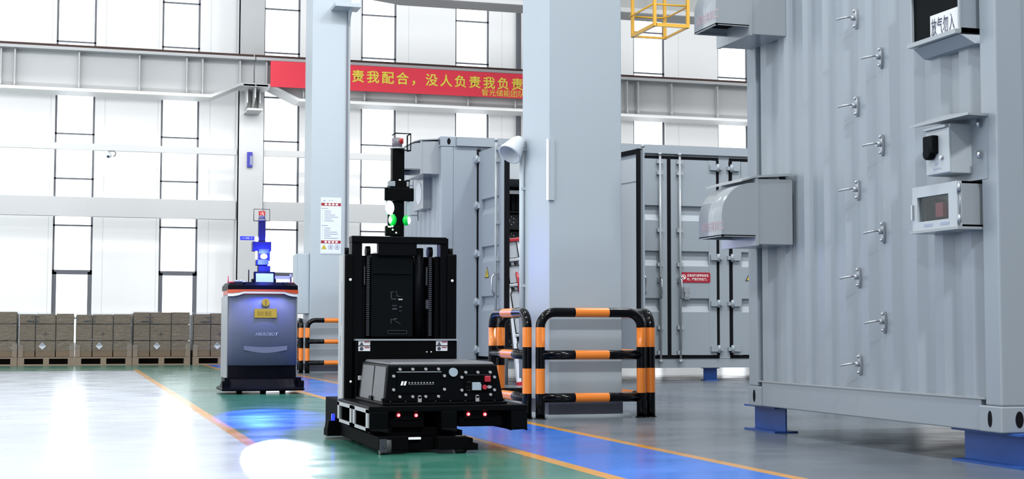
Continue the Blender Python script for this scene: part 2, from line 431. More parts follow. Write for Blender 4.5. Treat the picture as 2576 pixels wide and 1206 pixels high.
def girder(x0, x1, label, stiff):
    t = thing('crane_girder', label, 'girder', ((x0+x1)/2, 25.9, 4.6), 'crane girders along the window wall')
    web = [(x0, 4.86), (x0+0.25, 4.86), (x0+0.75, 4.63), (x1-0.75, 4.63), (x1-0.25, 4.86), (x1, 4.86), (x1, 5.29), (x0, 5.29)]
    obj('web', MB().prism(web, 'y', 25.88, 25.92), 'crane_white', t)
    obj('top_flange', MB().box(x0, x1, 25.66, 26.14, 5.28, 5.33), 'crane_white', t)
    bf = MB()
    pts = [(x0, 4.86), (x0+0.25, 4.86), (x0+0.75, 4.63), (x1-0.75, 4.63), (x1-0.25, 4.86), (x1, 4.86)]
    bf.prism(pts + [(p[0], p[1]-0.05) for p in reversed(pts)], 'y', 25.62, 26.18)
    obj('bottom_flange', bf, 'crane_white', t)
    for x in stiff:
        zb = 4.64 if x0+0.8 < x < x1-0.8 else 4.87
        obj('stiffener', MB().box(x-0.012, x+0.012, 25.74, 25.88, zb, 5.27), 'crane_white', t)
    obj('crane_rail', MB().box(x0, x1, 25.84, 25.96, 5.33, 5.36).box(x0, x1, 25.88, 25.92, 5.36, 5.41), 'rail_brown', t)
    return t
girder(-3.0, 2.99, 'white crane girder with brown rail left of the red banner', [-2.2, -1.2, -0.98, 0.05, 1.04, 1.83, 2.1, 2.74])
girder(3.01, 8.99, 'white crane girder carrying the red slogan banner', [3.2, 3.85, 4.94, 5.88, 6.85, 7.75, 8.5])
girder(9.01, 14.99, 'white crane girder right of the near grey column above the doored container', [9.2, 9.95, 10.17, 10.85, 11.8, 12.9, 13.9])

def girt(name, x0, x1, z0, z1, y0, y1, label):
    return tag(obj(name, MB().box(x0, x1, y0, y1, z0, z1), 'crane_white'), label, 'beam')
girt('wall_beam', -4, 2.76, 2.53, 2.86, 26.35, 26.55, 'broad white horizontal beam crossing the two left windows')
girt('wall_beam', 3.24, 8.76, 2.53, 2.86, 26.35, 26.55, 'broad white horizontal beam right of the far white column behind the near robots')
girt('wall_tie', -4, 2.76, 3.68, 3.79, 26.35, 26.45, 'thin white horizontal tie crossing the left windows above the broad beam')
girt('wall_tie', 3.24, 8.76, 3.68, 3.79, 26.35, 26.45, 'thin white horizontal tie right of the far white column')

# blue sign on the far column, camera on the tie, dark downpipe
t = thing('wall_sign', 'small blue sign with pale inset fixed on the far white column', 'sign', (2.985, 26.29, 3.46))
obj('board', MB().box(2.94, 3.03, 26.25, 26.3, 3.46, 3.73), 'sign_blue', t)
obj('inset', MB().box(2.985, 3.025, 26.245, 26.25, 3.50, 3.66), 'logo_pale', t)
t = thing('security_camera', 'small white security camera with curled dark cable under the thin tie', 'camera', (0.58, 26.35, 3.6))
mb = MB(); mb.cyl((0.58, 26.40, 3.68), (0.58, 26.40, 3.62), 0.02); mb.ball((0.58, 26.40, 3.60), 0.045)
obj('dome', mb, 'lamp_white', t)
obj('lens', MB().ball((0.56, 26.36, 3.575), 0.025), 'text_dark', t)
obj('cable', MB().tube([(0.60, 26.34, 3.67), (0.66, 26.34, 3.67), (0.69, 26.34, 3.64), (0.68, 26.34, 3.60), (0.65, 26.34, 3.575)], 0.008), 'text_dark', t)
tag(obj('downpipe', MB().cyl((8.22, 27.1, 0), (8.22, 27.1, 7.2), 0.05), 'frame_grey'), 'dark grey vertical pipe on the back wall left of the near column', 'pipe')

# red slogan banner
t = thing('banner', 'red slogan banner with yellow writing hanging on the crane girder', 'banner', (6.0, 25.6, 4.8))
obj('cloth', MB().box(3.25, 8.95, 25.60, 25.615, 4.81, 5.265), 'banner_red', t)
big = '有人负责我配合，没人负责我负责'
for i, c in enumerate(big):
    text('character', c, 'banner_yellow', t, (3.872 + 0.268*i, 25.595, 4.985), 0.232, offset=0.004)
text('small_writing', '智光储能团队协作', 'banner_yellow', t, (7.06, 25.595, 4.845), 0.132, offset=0.0004, sx=1.04)

# overhead crane girder and its yellow cage
t = thing('overhead_crane', 'grey overhead crane girder crossing the top of the hall', 'crane', (7.5, 22.3, 5.7))
poly = [(4.89, 22.62), (10.12, 22.62), (10.36, 22.37), (10.36, 22.0), (4.2, 22.0), (4.2, 22.3)]
obj('box_girder', MB().prism(poly, 'z', 5.72, 6.75), 'girder_grey', t)
obj('bottom_edge', MB().box(4.2, 10.36, 21.96, 22.02, 5.705, 5.775), 'crane_white', t)
def cage():
    t = thing('crane_cage', 'yellow tubular access cage hanging below the overhead crane', 'cage', (8.43, 20.45, 5.06))
    x0, x1, y0, y1, z = 8.15, 8.72, 20.0, 20.93, 5.07
    for x, y in ((x0+.02, y0+.02), (x1-.02, y0+.02), (x0+.02, y1-.02), (x1-.02, y1-.02)):
        obj('post', MB().box(x-.022, x+.022, y-.022, y+.022, z, 7.0), 'cage_yellow', t)
    obj('floor_frame', MB().box(x0, x1, y0, y0+.05, z, z+.05).box(x0, x1, y1-.05, y1, z, z+.03).box(x0, x0+.05, y0, y1, z, z+.05).box(x1-.03, x1, y0, y1, z, z+.03), 'cage_yellow', t)
    for zz in (5.40, 5.95, 6.5):
        pts = [(x0, y0+.02, zz), (x1, y0+.02, zz), (x1, y1-.2, zz), (x1-.06, y1-.03, zz), (x1-.2, y1, zz), (x0-0.02, y1, zz), (x0, y1-.1, zz), (x0, y0+.02, zz)]
        obj('hoop', MB().tube(pts, 0.014, 8), 'cage_yellow', t)
    obj('hanger', MB().box(x0, x1, y0+.1, 21.95, 6.80, 6.85), 'cage_yellow', t)
cage()

# ------------------------------------------------------------------ grey columns with guard rails
def grey_column(y0, depth, label, zt):
    x0, x1 = 3.115, 3.645
    t = thing('steel_column', label, 'column', ((x0+x1)/2, y0+depth/2, 0), None)
    obj('shaft', MB().box(x0, x1, y0, y0+depth, 0, zt), 'column_paint', t, bevel=0.006)
    obj('base_plate', MB().box(x0-.06, x1+.06, y0-.03, y0+depth+.06, 0, 0.02), 'column_paint', t)
    obj('foot_band', MB().box(x0-.004, x1+.004, y0-.004, y0+depth+.004, 0.02, 0.115), 'foot_band_grey', t)  # darker band around the foot of the shaft
    return t
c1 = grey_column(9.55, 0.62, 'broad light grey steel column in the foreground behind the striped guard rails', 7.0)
obj('corner_strip', MB().box(3.105, 3.15, 9.535, 9.55, 1.48, 1.90, 0).box(3.100, 3.108, 9.533, 9.56, 1.48, 1.90, 1), ['column_paint', 'text_white'], c1)
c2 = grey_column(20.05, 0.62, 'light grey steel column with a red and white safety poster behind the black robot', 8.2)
obj('cable_strip', MB().box(3.59, 3.612, 20.02, 20.05, 0.1, 5.0), 'frame_grey', c2)
cb = MB().box(3.37, 3.73, 19.72, 20.05, 5.0, 5.05)
cb.prism([(19.76, 5.0), (20.05, 5.0), (20.05, 4.78)], 'x', 3.60, 3.62)
obj('corbel', cb, 'column_paint', c2)

# safety poster
P = thing('safety_poster', 'white safety poster with two red bars stuck on the far grey column', 'poster', (3.39, 20.04, 1.62))
py = 20.044
obj('sheet', MB().box(3.250, 3.535, py, 20.05, 1.62, 2.40), 'paper_white', P)
mb = MB()
for z0, z1 in ((2.285, 2.325), (1.768, 1.808)): mb.box(3.256, 3.528, py-.002, py, z0, z1)
obj('red_bar', mb, 'sign_red', P)
mb = MB()
for z in (2.293, 1.776):
    for k in range(4): mb.box(3.305+.05*k, 3.337+.05*k, py-.004, py-.002, z, z+.024)
obj('title_marks', mb, 'text_white', P)
mb = MB()
for z, x, L in ((2.245,3.262,.09),(2.21,3.30,.09),(2.182,3.30,.09),(2.155,3.30,.15),(2.127,3.30,.19),(2.10,3.30,.10),(2.073,3.30,.13),(2.01,3.262,.09),(1.975,3.30,.09),(1.947,3.30,.08),(1.92,3.30,.18),(1.892,3.30,.19),(1.865,3.30,.09),(1.835,3.30,.19)):
    mb.box(x, x+L, py-.002, py, z, z+.009)
    if x > 3.29: mb.box(x-.03, x-.024, py-.002, py, z, z+.009)
mb.prism([(3.27, 2.345), (3.31, 2.368), (3.325, 2.368), (3.30, 2.345)], 'y', py-.002, py)
mb.box(3.36, 3.375, py-.002, py, 2.352, 2.364).box(3.40, 3.415, py-.002, py, 2.352, 2.364)
mb.box(3.256, 3.528, py-.002, py, 1.628, 1.631)
obj('text_lines', mb, 'text_faded', P)
obj('warning_triangle', MB().prism([(3.262, 1.69), (3.335, 1.69), (3.298, 1.752)], 'y', py-.003, py), 'yellow_sign', P)
mb = MB()
for cx in (3.39, 3.48):
    mb.ring((cx, 1.72), 0.028, 0.035, py-.003, 0); mb.box(cx-.012, cx+.012, py-.003, py, 1.705, 1.735)
obj('prohibition_icon', mb, 'text_faded', P)

# electrical cabinet on the left side of the far column
t = thing('electrical_cabinet', 'pale grey electrical cabinet mounted on the left side of the far grey column', 'cabinet', (3.03, 20.3, 0.8))
obj('body', MB().box(2.955, 3.1135, 20.12, 20.55, 0.805, 1.63), 'column_paint', t, bevel=0.008)
obj('door', MB().box(2.945, 2.955, 20.14, 20.53, 0.825, 1.61), 'column_paint', t)

# floodlight and conduit on the near column
t = thing('floodlight', 'white cone shaped floodlight on a bracket on the near grey column', 'lamp', (3.08, 10.0, 1.83))
ax = Vector((-0.45, -0.25, -0.55))
mb = MB().lathe([(0.0001, -0.02), (0.035, -0.015), (0.055, 0.02), (0.085, 0.13), (0.088, 0.15), (0.078, 0.15), (0.05, 0.06), (0.0001, 0.05)], (3.07, 10.1, 1.955), ax, 20)
obj('shade', mb, 'lamp_white', t)
obj('bracket', MB().box(3.06, 3.115, 10.09, 10.13, 1.90, 1.95).tube([(3.065, 10.11, 1.88), (3.065, 10.11, 1.96), (3.09, 10.11, 1.96)], 0.012), 'zinc', t)
tag(obj('conduit', MB().tube([(3.095, 10.12, 0.25), (3.095, 10.12, 1.89)], 0.018, 10).box(3.085, 3.115, 10.10, 10.14, 0.9, 0.92).box(3.085, 3.115, 10.10, 10.14, 1.6, 1.62), 'column_paint'), 'vertical conduit pipe running up the near column to the floodlight', 'pipe')

def guard_section(p, q, label, group):
    """bent tube hoop with two cross rails between ground points p and q, black with orange bands"""
    p = Vector((*p, 0)); q = Vector((*q, 0)); L = (q-p).length; d = (q-p)/L; r = 0.032; R = 0.10; H = 0.712
    t = thing('guard_rail', label, 'guard rail', (p+q)/2, group)
    pts = []; mats = []
    zs = [0, 0.168, 0.336, 0.479, 0.612, H-R]
    for z in zs: pts.append(p + Vector((0, 0, z)))
    for k in range(1, 7):
        a = math.pi/2*k/6; pts.append(p + d*(R-R*math.cos(a)) + Vector((0, 0, H-R+R*math.sin(a))))
    c0, c1 = 0.335*L, 0.67*L
    pts += [p + d*c0 + Vector((0,0,H)), p + d*c1 + Vector((0,0,H))]
    for k in range(0, 7):
        a = math.pi/2*k/6; pts.append(q - d*(R-R*math.sin(a)) + Vector((0, 0, H-R+R*math.cos(a))))
    for z in reversed(zs[:-1]): pts.append(q + Vector((0, 0, z)))
    n = len(pts)
    def mf(i):
        a, b = pts[i], pts[i+1]; zm = (a.z+b.z)/2
        if abs(a.z-H) < 1e-6 and abs(b.z-H) < 1e-6: return 1 if abs(((a+b)/2-p).dot(d) - (c0+c1)/2) < 0.02*L else 0
        return 1 if (0.168 < zm < 0.336 or 0.479 < zm < 0.612) and abs(a.z-b.z) > 0.05 else 0
    obj('hoop', MB().tube(pts, r, 16, mf=mf), ['rail_black', 'rail_orange'], t)
    for z in (0.426, 0.139):
        rp = [p + Vector((0,0,z)), p + d*c0 + Vector((0,0,z)), p + d*c1 + Vector((0,0,z)), q + Vector((0,0,z))]
        obj('cross_rail', MB().tube(rp, r*0.98, 16, mf=lambda i: 1 if i == 1 else 0), ['rail_black', 'rail_orange'], t)
    for e in (p, q):
        obj('foot', MB().cyl(e, e + Vector((0,0,0.006)), 0.042, 16), 'rail_black', t)
    return t
g = 'guard rails around the columns'
guard_section((3.012, 9.42), (3.735, 9.42), 'black and orange guard rail across the front of the near grey column', g)
guard_section((2.935, 9.47), (2.935, 10.31), 'black and orange guard rail on the left side of the near grey column', g)
guard_section((3.815, 9.45), (3.815, 10.31), 'black and orange guard rail on the right side of the near grey column', g)
guard_section((3.02, 10.40), (3.73, 10.40), 'black and orange guard rail behind the near grey column', g)
guard_section((3.062, 19.9), (3.735, 19.9), 'black and orange guard rail across the front of the far poster column', g)
guard_section((2.985, 19.95), (2.985, 20.82), 'black and orange guard rail on the left side of the far poster column', g)
guard_section((3.815, 19.95), (3.815, 20.82), 'black and orange guard rail on the right side of the far poster column', g)
guard_section((3.062, 20.9), (3.735, 20.9), 'black and orange guard rail behind the far poster column', g)

# ------------------------------------------------------------------ battery containers
LEN, WID, ZB, HT = 6.058, 2.49, 0.152, 2.60
def corr_profile(y0, y1, x_out, x_in):
    per = 0.232; n = max(1, round((y1-y0)/per)); per = (y1-y0)/n; pts = []
    for k in range(n):
        b = y0 + k*per
        pts += [(x_in, b), (x_in, b+0.25*per), (x_out, b+0.46*per), (x_out, b+0.79*per)]
    pts.append((x_in, y1))
    return pts
def container_shell(X, Y, label, doors):
    t = thing('battery_container', label, 'container', (X+LEN/2, Y+WID/2, ZB), 'battery containers')
    X1, Y1, Z0, Z1 = X+LEN, Y+WID, ZB, ZB+HT
    for x in (X, X1-0.14):
        for y in (Y, Y1-0.12):
            obj('corner_post', MB().box(x, x+0.14, y, y+0.12, Z0+0.115, Z1-0.115), 'container_paint', t, bevel=0.008)
    for x in (X, X1-0.178):
        for y in (Y, Y1-0.162):
            for z in (Z0, Z1-0.115):
                c = MB().box(x-0.006, x+0.172, y-0.006, y+0.162, z, z+0.115)
                cc = obj('corner_casting', c, 'container_paint', t, bevel=0.006)
                zc = z+0.058; ring_ = [2*math.pi*k/18 for k in range(18)]
                xf = x-0.0075 if x == X else x+0.1735
                obj('casting_hole', MB().prism([(y+0.078+0.015*math.cos(a), zc+0.036*math.sin(a)) for a in ring_], 'x', xf-0.0006, xf+0.0006), 'gasket', cc)
                yf = y-0.0075 if y == Y else y+0.1635
                obj('casting_hole', MB().prism([(x+0.083+0.020*math.cos(a), zc+0.036*math.sin(a)) for a in ring_], 'y', yf-0.0006, yf+0.0006), 'gasket', cc)
    for xa, xb in ((X+0.004, X+0.10), (X1-0.10, X1-0.004)):
        obj('end_bottom_rail', MB().box(xa, xb, Y+0.16, Y1-0.16, Z0, Z0+0.146), 'container_paint', t, bevel=0.006)
        obj('end_top_rail', MB().box(xa, xb, Y+0.16, Y1-0.16, Z1-0.115, Z1), 'container_paint', t, bevel=0.006)
    for ya, yb, dz in ((Y+0.004, Y+0.1, 0), (Y1-0.1, Y1-0.004, 0)):
        obj('side_bottom_rail', MB().box(X+0.17, X1-0.17, ya, yb, Z0, Z0+0.13), 'container_paint', t)
    obj('side_top_rail', MB().box(X+0.17, X1-0.17, Y-0.03, Y+0.1, Z1-0.105, Z1-0.005), 'container_paint', t)
    obj('side_top_rail', MB().box(X+0.17, X1-0.17, Y1-0.1, Y1-0.004, Z1-0.105, Z1-0.005), 'container_paint', t)
    prof = corr_profile(Y+0.118, Y1-0.118, X+0.012, X+0.044)
    pl = MB().prism(prof + [(X+0.06, Y1-0.118), (X+0.06, Y+0.118)], 'z', Z0+0.14, Z1-0.11)
    obj('end_panel', pl, 'container_paint', t)
    obj('far_end_panel', MB().box(X1-0.06, X1-0.03, Y+0.12, Y1-0.12, Z0+0.14, Z1-0.11), 'container_paint', t)
    obj('roof', MB().box(X+0.05, X1-0.05, Y+0.05, Y1-0.05, Z1-0.05, Z1-0.012), 'container_paint', t)
    obj('back_panel', MB().box(X+0.13, X1-0.13, Y1-0.06, Y1-0.02, Z0+0.12, Z1-0.1), 'container_paint', t)
    obj('base', MB().box(X+0.05, X1-0.05, Y+0.05, Y1-0.05, Z0+0.03, Z0+0.13), 'container_paint', t)
    return t

def hbeam(x0, y0, y1, label, group):
    b, h, tf, tw = 0.15, 0.151, 0.010, 0.009
    c = x0 + b/2
    s = [(c-b/2, 0), (c+b/2, 0), (c+b/2, tf), (c+tw/2, tf), (c+tw/2, h-tf), (c+b/2, h-tf), (c+b/2, h), (c-b/2, h), (c-b/2, h-tf), (c-tw/2, h-tf), (c-tw/2, tf), (c-b/2, tf)]
    return tag(obj('support_beam', MB().prism(s, 'y', y0, y1), 'beam_blue'), label, 'beam', group)
def hbeam_x(y0, x0, x1, label, group):
    b, h, tf, tw = 0.15, 0.151, 0.010, 0.009
    c = y0 + b/2
    s = [(c-b/2, 0), (c+b/2, 0), (c+b/2, tf), (c+tw/2, tf), (c+tw/2, h-tf), (c+b/2, h-tf), (c+b/2, h), (c-b/2, h), (c-b/2, h-tf), (c-tw/2, h-tf), (c-tw/2, tf), (c-b/2, tf)]
    return tag(obj('support_beam', MB().prism(s, 'x', x0, x1), 'beam_blue'), label, 'beam', group)

# --- near right container
RX, RY = 3.87, 5.54
RC = container_shell(RX, RY, 'large light grey battery container nearest the viewer with two hoods and rows of latches', False)
obj('side_door', MB().box(RX+0.145, RX+1.4, RY+0.02, RY+0.06, 0.29, 2.64), 'container_paint', RC)
obj('side_door', MB().box(RX+1.41, RX+2.8, RY+0.02, RY+0.06, 0.29, 2.64), 'container_paint', RC)
obj('side_door', MB().box(RX+2.81, RX+5.9, RY+0.02, RY+0.06, 0.29, 2.64), 'container_paint', RC)
obj('bottom_ledge', MB().box(RX-0.002, RX+0.03, RY+0.12, 7.91, 0.293, 0.301), 'hood_paint', RC)
gb = 'blue support beams under the containers'
hbeam(3.905, 7.77, 8.17, 'blue steel support beam under the far left corner of the right container', gb)
hbeam(3.905, 5.46, 5.98, 'blue steel support beam under the nearest corner of the right container', gb)
hbeam(9.7, 7.77, 8.1, 'blue steel support beam under the far right corner of the right container', gb)
hbeam(9.7, 5.5, 5.98, 'blue steel support beam under the hidden near corner of the right container', gb)

# latch handles on the corrugated end
def latch(name_label, y, z):
    X = RX + 0.006
    t = thing('latch_handle', name_label, 'latch', (X, y, z), 'steel latch handles on the right container')
    pl = MB().prism([(y+0.014*math.cos(a), z-0.005+0.056*math.sin(a)) for a in [2*math.pi*k/14 for k in range(14)]], 'x', X-0.010, X+0.006)
    obj('plate', pl, 'zinc', t, bevel=0.002)
    obj('hub', MB().cyl((X-0.035, y, z), (X-0.004, y, z), 0.013, 12), 'zinc', t)
    obj('arm', MB().tube([(X-0.03, y-0.004, z+0.004), (X-0.055, y+0.0, z+0.002), (X-0.08, y+0.012, z-0.003), (X-0.10, y+0.025, z-0.008)], 0.0055, 8), 'zinc', t)
    obj('bolt', MB().ball((X-0.012, y, z-0.042), 0.009).ball((X-0.012, y, z+0.038), 0.009), 'steel', t)
rows_l = [2.215, 1.757, 1.322, 0.870, 0.424]
rows_r = [1.968, 1.527, 1.088, 0.640]
ordn = ['topmost', 'second', 'third', 'fourth', 'lowest']
for k, z in enumerate(rows_l): latch('steel latch handle, %s from the top in the left row on the right container' % ordn[k], 6.742, z)
for k, z in enumerate(rows_r): latch('steel latch handle, %s from the top in the right row near the cabinets' % (ordn[k] if k < 3 else 'lowest'), 6.50, z)

# ventilation hoods
def vent_hood(dz, label, writing, X=RX, Yn=7.49, Yf=7.93, group='vent hoods on the container ends'):
    t = thing('vent_hood', label, 'vent', (X-0.1, (Yn+Yf)/2, 1.07+dz), group)
    z0, z1 = 1.075+dz, 1.445+dz
    obj('housing', MB().box(X-0.205, X+0.02, Yn, Yf, z0, z1), 'hood_paint', t, bevel=0.004)
    rf = MB().prism([(X+0.01, z1+0.035), (X-0.22, z1+0.015), (X-0.30, z1-0.01), (X-0.30, z1-0.02), (X-0.22, z1+0.003), (X+0.01, z1+0.02)], 'y', Yn-0.012, Yf+0.03)
    obj('rain_roof', rf, 'hood_paint', t)
    ya, yb = Yn-0.005, Yf-0.135
    zt, zb = z1-0.025, z0+0.045; r = 0.19; xo = X-0.205-0.215
    arc = [(xo, zb)] + [(xo+r-r*math.cos(a), zt-r+r*math.sin(a)) for a in [math.pi/2*k/10 for k in range(11)]] + [(X-0.205, zt)]
    m_ = MB(); n = len(arc)
    outer = [(p[0], ya, p[1]) for p in arc] + [(p[0], yb, p[1]) for p in arc]
    m_.add(outer, [(i, i+1, n+i+1, n+i) for i in range(n-1)], 0, True)
    side = arc + [(X-0.205, zb)]
    for y in (ya, yb): m_.add([(p[0], y, p[1]) for p in side], [tuple(range(len(side)))], 0)
    m_.box(xo, xo+0.012, ya, yb, zb-0.004, zb+0.006); m_.box(xo, X-0.205, ya, ya+0.006, zb-0.004, zb+0.006); m_.box(xo, X-0.205, yb-0.006, yb, zb-0.004, zb+0.006)
    obj('curved_cowl', m_, 'hood_paint', t)
    obj('flange', MB().box(X-0.215, X-0.195, Yn-0.006, Yf+0.006, z0-0.006, z1+0.004), 'hood_paint', t)
    obj('grille', MB().box(xo+0.02, X-0.21, ya+0.01, yb-0.01, zb+0.04, zb+0.05), 'gasket', t)
    if writing: text('writing', writing, 'text_pink', t, (xo-0.002, yb-0.03, zb+0.035), 0.062, face='-x', offset=-0.0006)
    return t
vent_hood(0, 'lower rounded grey vent hood with pale pink writing on the right container', '消防排风口')
vent_hood(1.20, 'upper rounded grey vent hood above the other one on the right container', '消防排风口', Yn=7.55, Yf=7.98)

# gas release sign box
def sign_box():
    X = RX; y0, y1, z0, z1 = 5.69, 6.075, 1.935, 2.36
    t = thing('warning_light_box', 'grey wall box with dark window and black writing above the switch box', 'sign box', (X, 5.88, 1.9))
    b = MB().box(X-0.075, X+0.03, y0, y1, z0, z0+0.02).box(X-0.075, X+0.03, y0, y1, z1-0.02, z1).box(X-0.075, X+0.03, y0, y0+0.014, z0, z1).box(X-0.075, X+0.03, y1-0.006, y1, z0, z1)
    obj('case', b, 'container_paint', t)
    obj('back_plate', MB().box(X-0.012, X+0.02, y0+.004, y1-.004, z0+.004, z1-.004), 'panel_black', t)
    obj('front_frame', MB().box(X-0.105, X-0.075, y0-0.005, y1+0.005, z0-0.008, z0+0.012).box(X-0.084, X-0.075, y0-0.008, y0+0.004, z0-0.004, z1).box(X-0.085, X-0.075, y1-0.006, y1+0.004, z0, z1).box(X-0.105, X-0.075, y0, y1, 2.235, 2.26), 'hood_paint', t)
    obj('dark_window', MB().box(X-0.073, X-0.066, y0+0.012, y1-0.006, z0+0.012, 2.24), 'panel_black', t)
    obj('label_plate', MB().box(X-0.078, X-0.0735, y0+0.014, 5.925, 1.948, 2.052), 'label_white', t)
    for c, y in zip('放气勿入', (5.916, 5.868, 5.821, 5.772)):
        text('character', c, 'text_dark', t, (X-0.0795, y, 1.962), 0.086, face='-x', sx=0.52, offset=0.0004)
    obj('lower_bevel', MB().hexa([(X-0.02, y0-.03, z0-0.055), (X+0.03, y0-.05, z0-0.055), (X+0.03, y1+.02, z0-0.055), (X-0.02, y1+.0, z0-0.055)], [(X-0.075, y0, z0-0.01), (X+0.03, y0-.05, z0-0.02), (X+0.03, y1+.02, z0-0.02), (X-0.075, y1, z0-0.01)]), 'container_paint', t)
sign_box()

def meter_box():
    X = RX
    t = thing('switch_box', 'pale switch box with black rotary handle under a sloped rain roof', 'box', (X, 5.8, 1.28))
    obj('recess_plate', MB().box(X-0.004, X+0.03, 5.61, 5.985, 1.268, 1.555), 'container_paint', t)
    obj('rain_roof', MB().hexa([(X-0.15, 5.53, 1.535), (X+0.03, 5.62, 1.548), (X+0.03, 6.0, 1.595), (X-0.15, 6.0, 1.535)], [(X-0.15, 5.53, 1.545), (X+0.03, 5.62, 1.56), (X+0.03, 6.0, 1.607), (X-0.15, 6.0, 1.545)]), 'hood_paint', t)
    obj('case', MB().box(X-0.115, X, 5.725, 5.905, 1.302, 1.525), 'inner_white', t, bevel=0.004)
    obj('lid', MB().box(X-0.122, X-0.112, 5.722, 5.908, 1.305, 1.508).box(X-0.135, X-0.105, 5.735, 5.91, 1.508, 1.522), 'inner_white', t, bevel=0.003)
    obj('rotary_handle', MB().box(X-0.155, X-0.120, 5.805, 5.885, 1.395, 1.48).cyl((X-0.16, 5.85, 1.40), (X-0.125, 5.85, 1.40), 0.03, 16), 'panel_black', t, bevel=0.006)
    obj('padlock', MB().cyl((X-0.135, 5.775, 1.375), (X-0.12, 5.775, 1.375), 0.009), 'steel', t)
    obj('marking', MB().box(X-0.123, X-0.1215, 5.81, 5.835, 1.345, 1.36).box(X-0.123, X-0.1215, 5.79, 5.85, 1.325, 1.332), 'text_faded', t)
    obj('hinge', MB().cyl((X-0.02, 5.648, 1.50), (X-0.02, 5.648, 1.535), 0.008).cyl((X-0.02, 5.648, 1.36), (X-0.02, 5.648, 1.395), 0.008), 'steel', t)
meter_box()

def glazed_cabinet():
    X = RX; y0, y1, z0, z1 = 5.685, 6.048, 1.058, 1.262
    t = thing('control_cabinet', 'pale grey glazed wall cabinet with side hinges below the switch box', 'cabinet', (X, 5.86, 1.05))
    b = MB().box(X-0.085, X+0.03, y0, y1, z0, z0+0.01).box(X-0.085, X+0.03, y0, y1, z1-0.01, z1).box(X-0.085, X+0.03, y0, y0+0.01, z0, z1).box(X-0.085, X+0.03, y1-0.01, y1, z0, z1).box(X-0.02, X+0.025, y0+.003, y1-.003, z0+.003, z1-.003)
    obj('case', b, 'hood_paint', t)
    wy0, wy1, wz0, wz1 = 5.752, 6.008, 1.098, 1.212
    d = MB().box(X-0.11, X-0.085, y0, wy0, z0, z1).box(X-0.11, X-0.085, wy1, y1, z0, z1).box(X-0.11, X-0.085, wy0, wy1, z0, wz0).box(X-0.11, X-0.085, wy0, wy1, wz1, z1)
    obj('door', d, 'inner_white', t)
    obj('glass', MB().box(X-0.098, X-0.094, wy0, wy1, wz0, wz1), 'cover_glass', t)
    obj('inner_plate', MB().box(X-0.03, X-0.022, y0+.01, y1-.01, z0+.01, z1-.01), 'zinc', t)
    obj('red_module', MB().box(X-0.085, X-0.03, 5.835, 5.895, 1.115, 1.18), 'red_plastic', t)
    obj('dark_module', MB().box(X-0.07, X-0.03, 5.905, 5.99, 1.105, 1.2), 'panel_black', t)
    obj('hinge', MB().cyl((X-0.105, 5.676, 1.215), (X-0.105, 5.676, 1.25), 0.009).cyl((X-0.105, 5.676, 1.075), (X-0.105, 5.676, 1.11), 0.009).cyl((X-0.10, 5.677, 1.11), (X-0.10, 5.677, 1.215), 0.003), 'zinc', t)
    obj('handle', MB().box(X-0.122, X-0.11, 6.032, 6.042, 1.11, 1.18), 'steel', t)
    obj('ledge', MB().box(X-0.12, X+0.02, y0-.02, y1+.01, z0-.012, z0), 'hood_paint', t)
    obj('caption', MB().box(X-0.1112, X-0.11, 5.88, 5.95, 1.073, 1.085).box(X-0.1112, X-0.11, 5.745, 5.815, 1.073, 1.085), 'text_faded', t)
glazed_cabinet()

# --- far container with doors
FX, FY = 3.925, 15.9
FC = container_shell(FX, FY, 'grey battery container standing behind the near column with one compartment open', True)
for x, nm in ((4.1, 'left'), (7.13, 'middle'), (9.7, 'right')):
    hbeam_x(15.93, x, x+0.17, 'blue steel support beam under the %s of the far container front' % nm, gb)
for x, nm in ((4.1, 'left'), (9.7, 'right')):
    hbeam_x(18.2, x, x+0.17, 'blue steel support beam under the %s of the far container back' % nm, gb)
ZD0, ZD1 = 0.30, 2.585
hinge_z = [2.5, 1.98, 1.44, 0.90, 0.37]
posts = [(FX+0.14, 4.345), (5.925, 6.035), (7.285, 7.43), (8.67, 8.81), (9.83, FX+LEN-0.1)]
for a, b in posts:
    obj('door_post', MB().box(a, b, FY, FY+0.08, 0.26, 2.66), 'container_paint', FC)
obj('door_header', MB().box(FX+0.17, FX+LEN-0.17, FY+0.012, FY+0.08, ZD1+0.02, 2.66), 'container_paint', FC)
for a, b in ((6.04, 7.285), (7.43, 8.67), (8.81, 9.83)):
    gask = MB()
    gask.box(a-0.005, b+0.005, FY-0.003, FY+0.03, ZD1, ZD1+0.035).box(a-0.005, b+0.005, FY-0.003, FY+0.03, ZD0-0.04, ZD0)
    gask.box(a-0.010, a+0.04, FY-0.0035, FY+0.029, ZD0, ZD1).box(b-0.04, b+0.008, FY-0.0035, FY+0.029, ZD0, ZD1)
    c = (a+b)/2; gask.box(c-0.05, c+0.05, FY-0.003, FY+0.03, ZD0, ZD1)
    obj('door_gasket', gask, 'gasket', FC)
def door_leaf_local(w, side, thick=0.055):
    """door with hinge edge at x=0, spanning to x=w*side, outer face at y=0 facing -y"""
    lo, hi = (0, w) if side > 0 else (-w, 0)
    H0, H1 = ZD0, ZD1
    prof = [(0.0, H0)]
    for z0, z1 in ((0.80, 0.96), (1.335, 1.51), (1.865, 2.04)):
        prof += [(0, z0), (0.035, z0+0.07), (0.035, z1-0.012), (0, z1)]
    prof += [(0.0, H1)]
    mb = MB()
    a, b = lo+0.11, hi-0.10
    mb.prism(prof + [(thick, H1), (thick, H0)], 'x', a, b)
    mb.box(lo, a, 0, thick, H0, H1); mb.box(b, hi, 0, thick, H0, H1)
    return mb
def transform(mb, px, py, ang):
    c, s_ = math.cos(ang), math.sin(ang)
    mb.v = [Vector((px + v.x*c - v.y*s_, py + v.x*s_ + v.y*c, v.z)) for v in mb.v]
    return mb
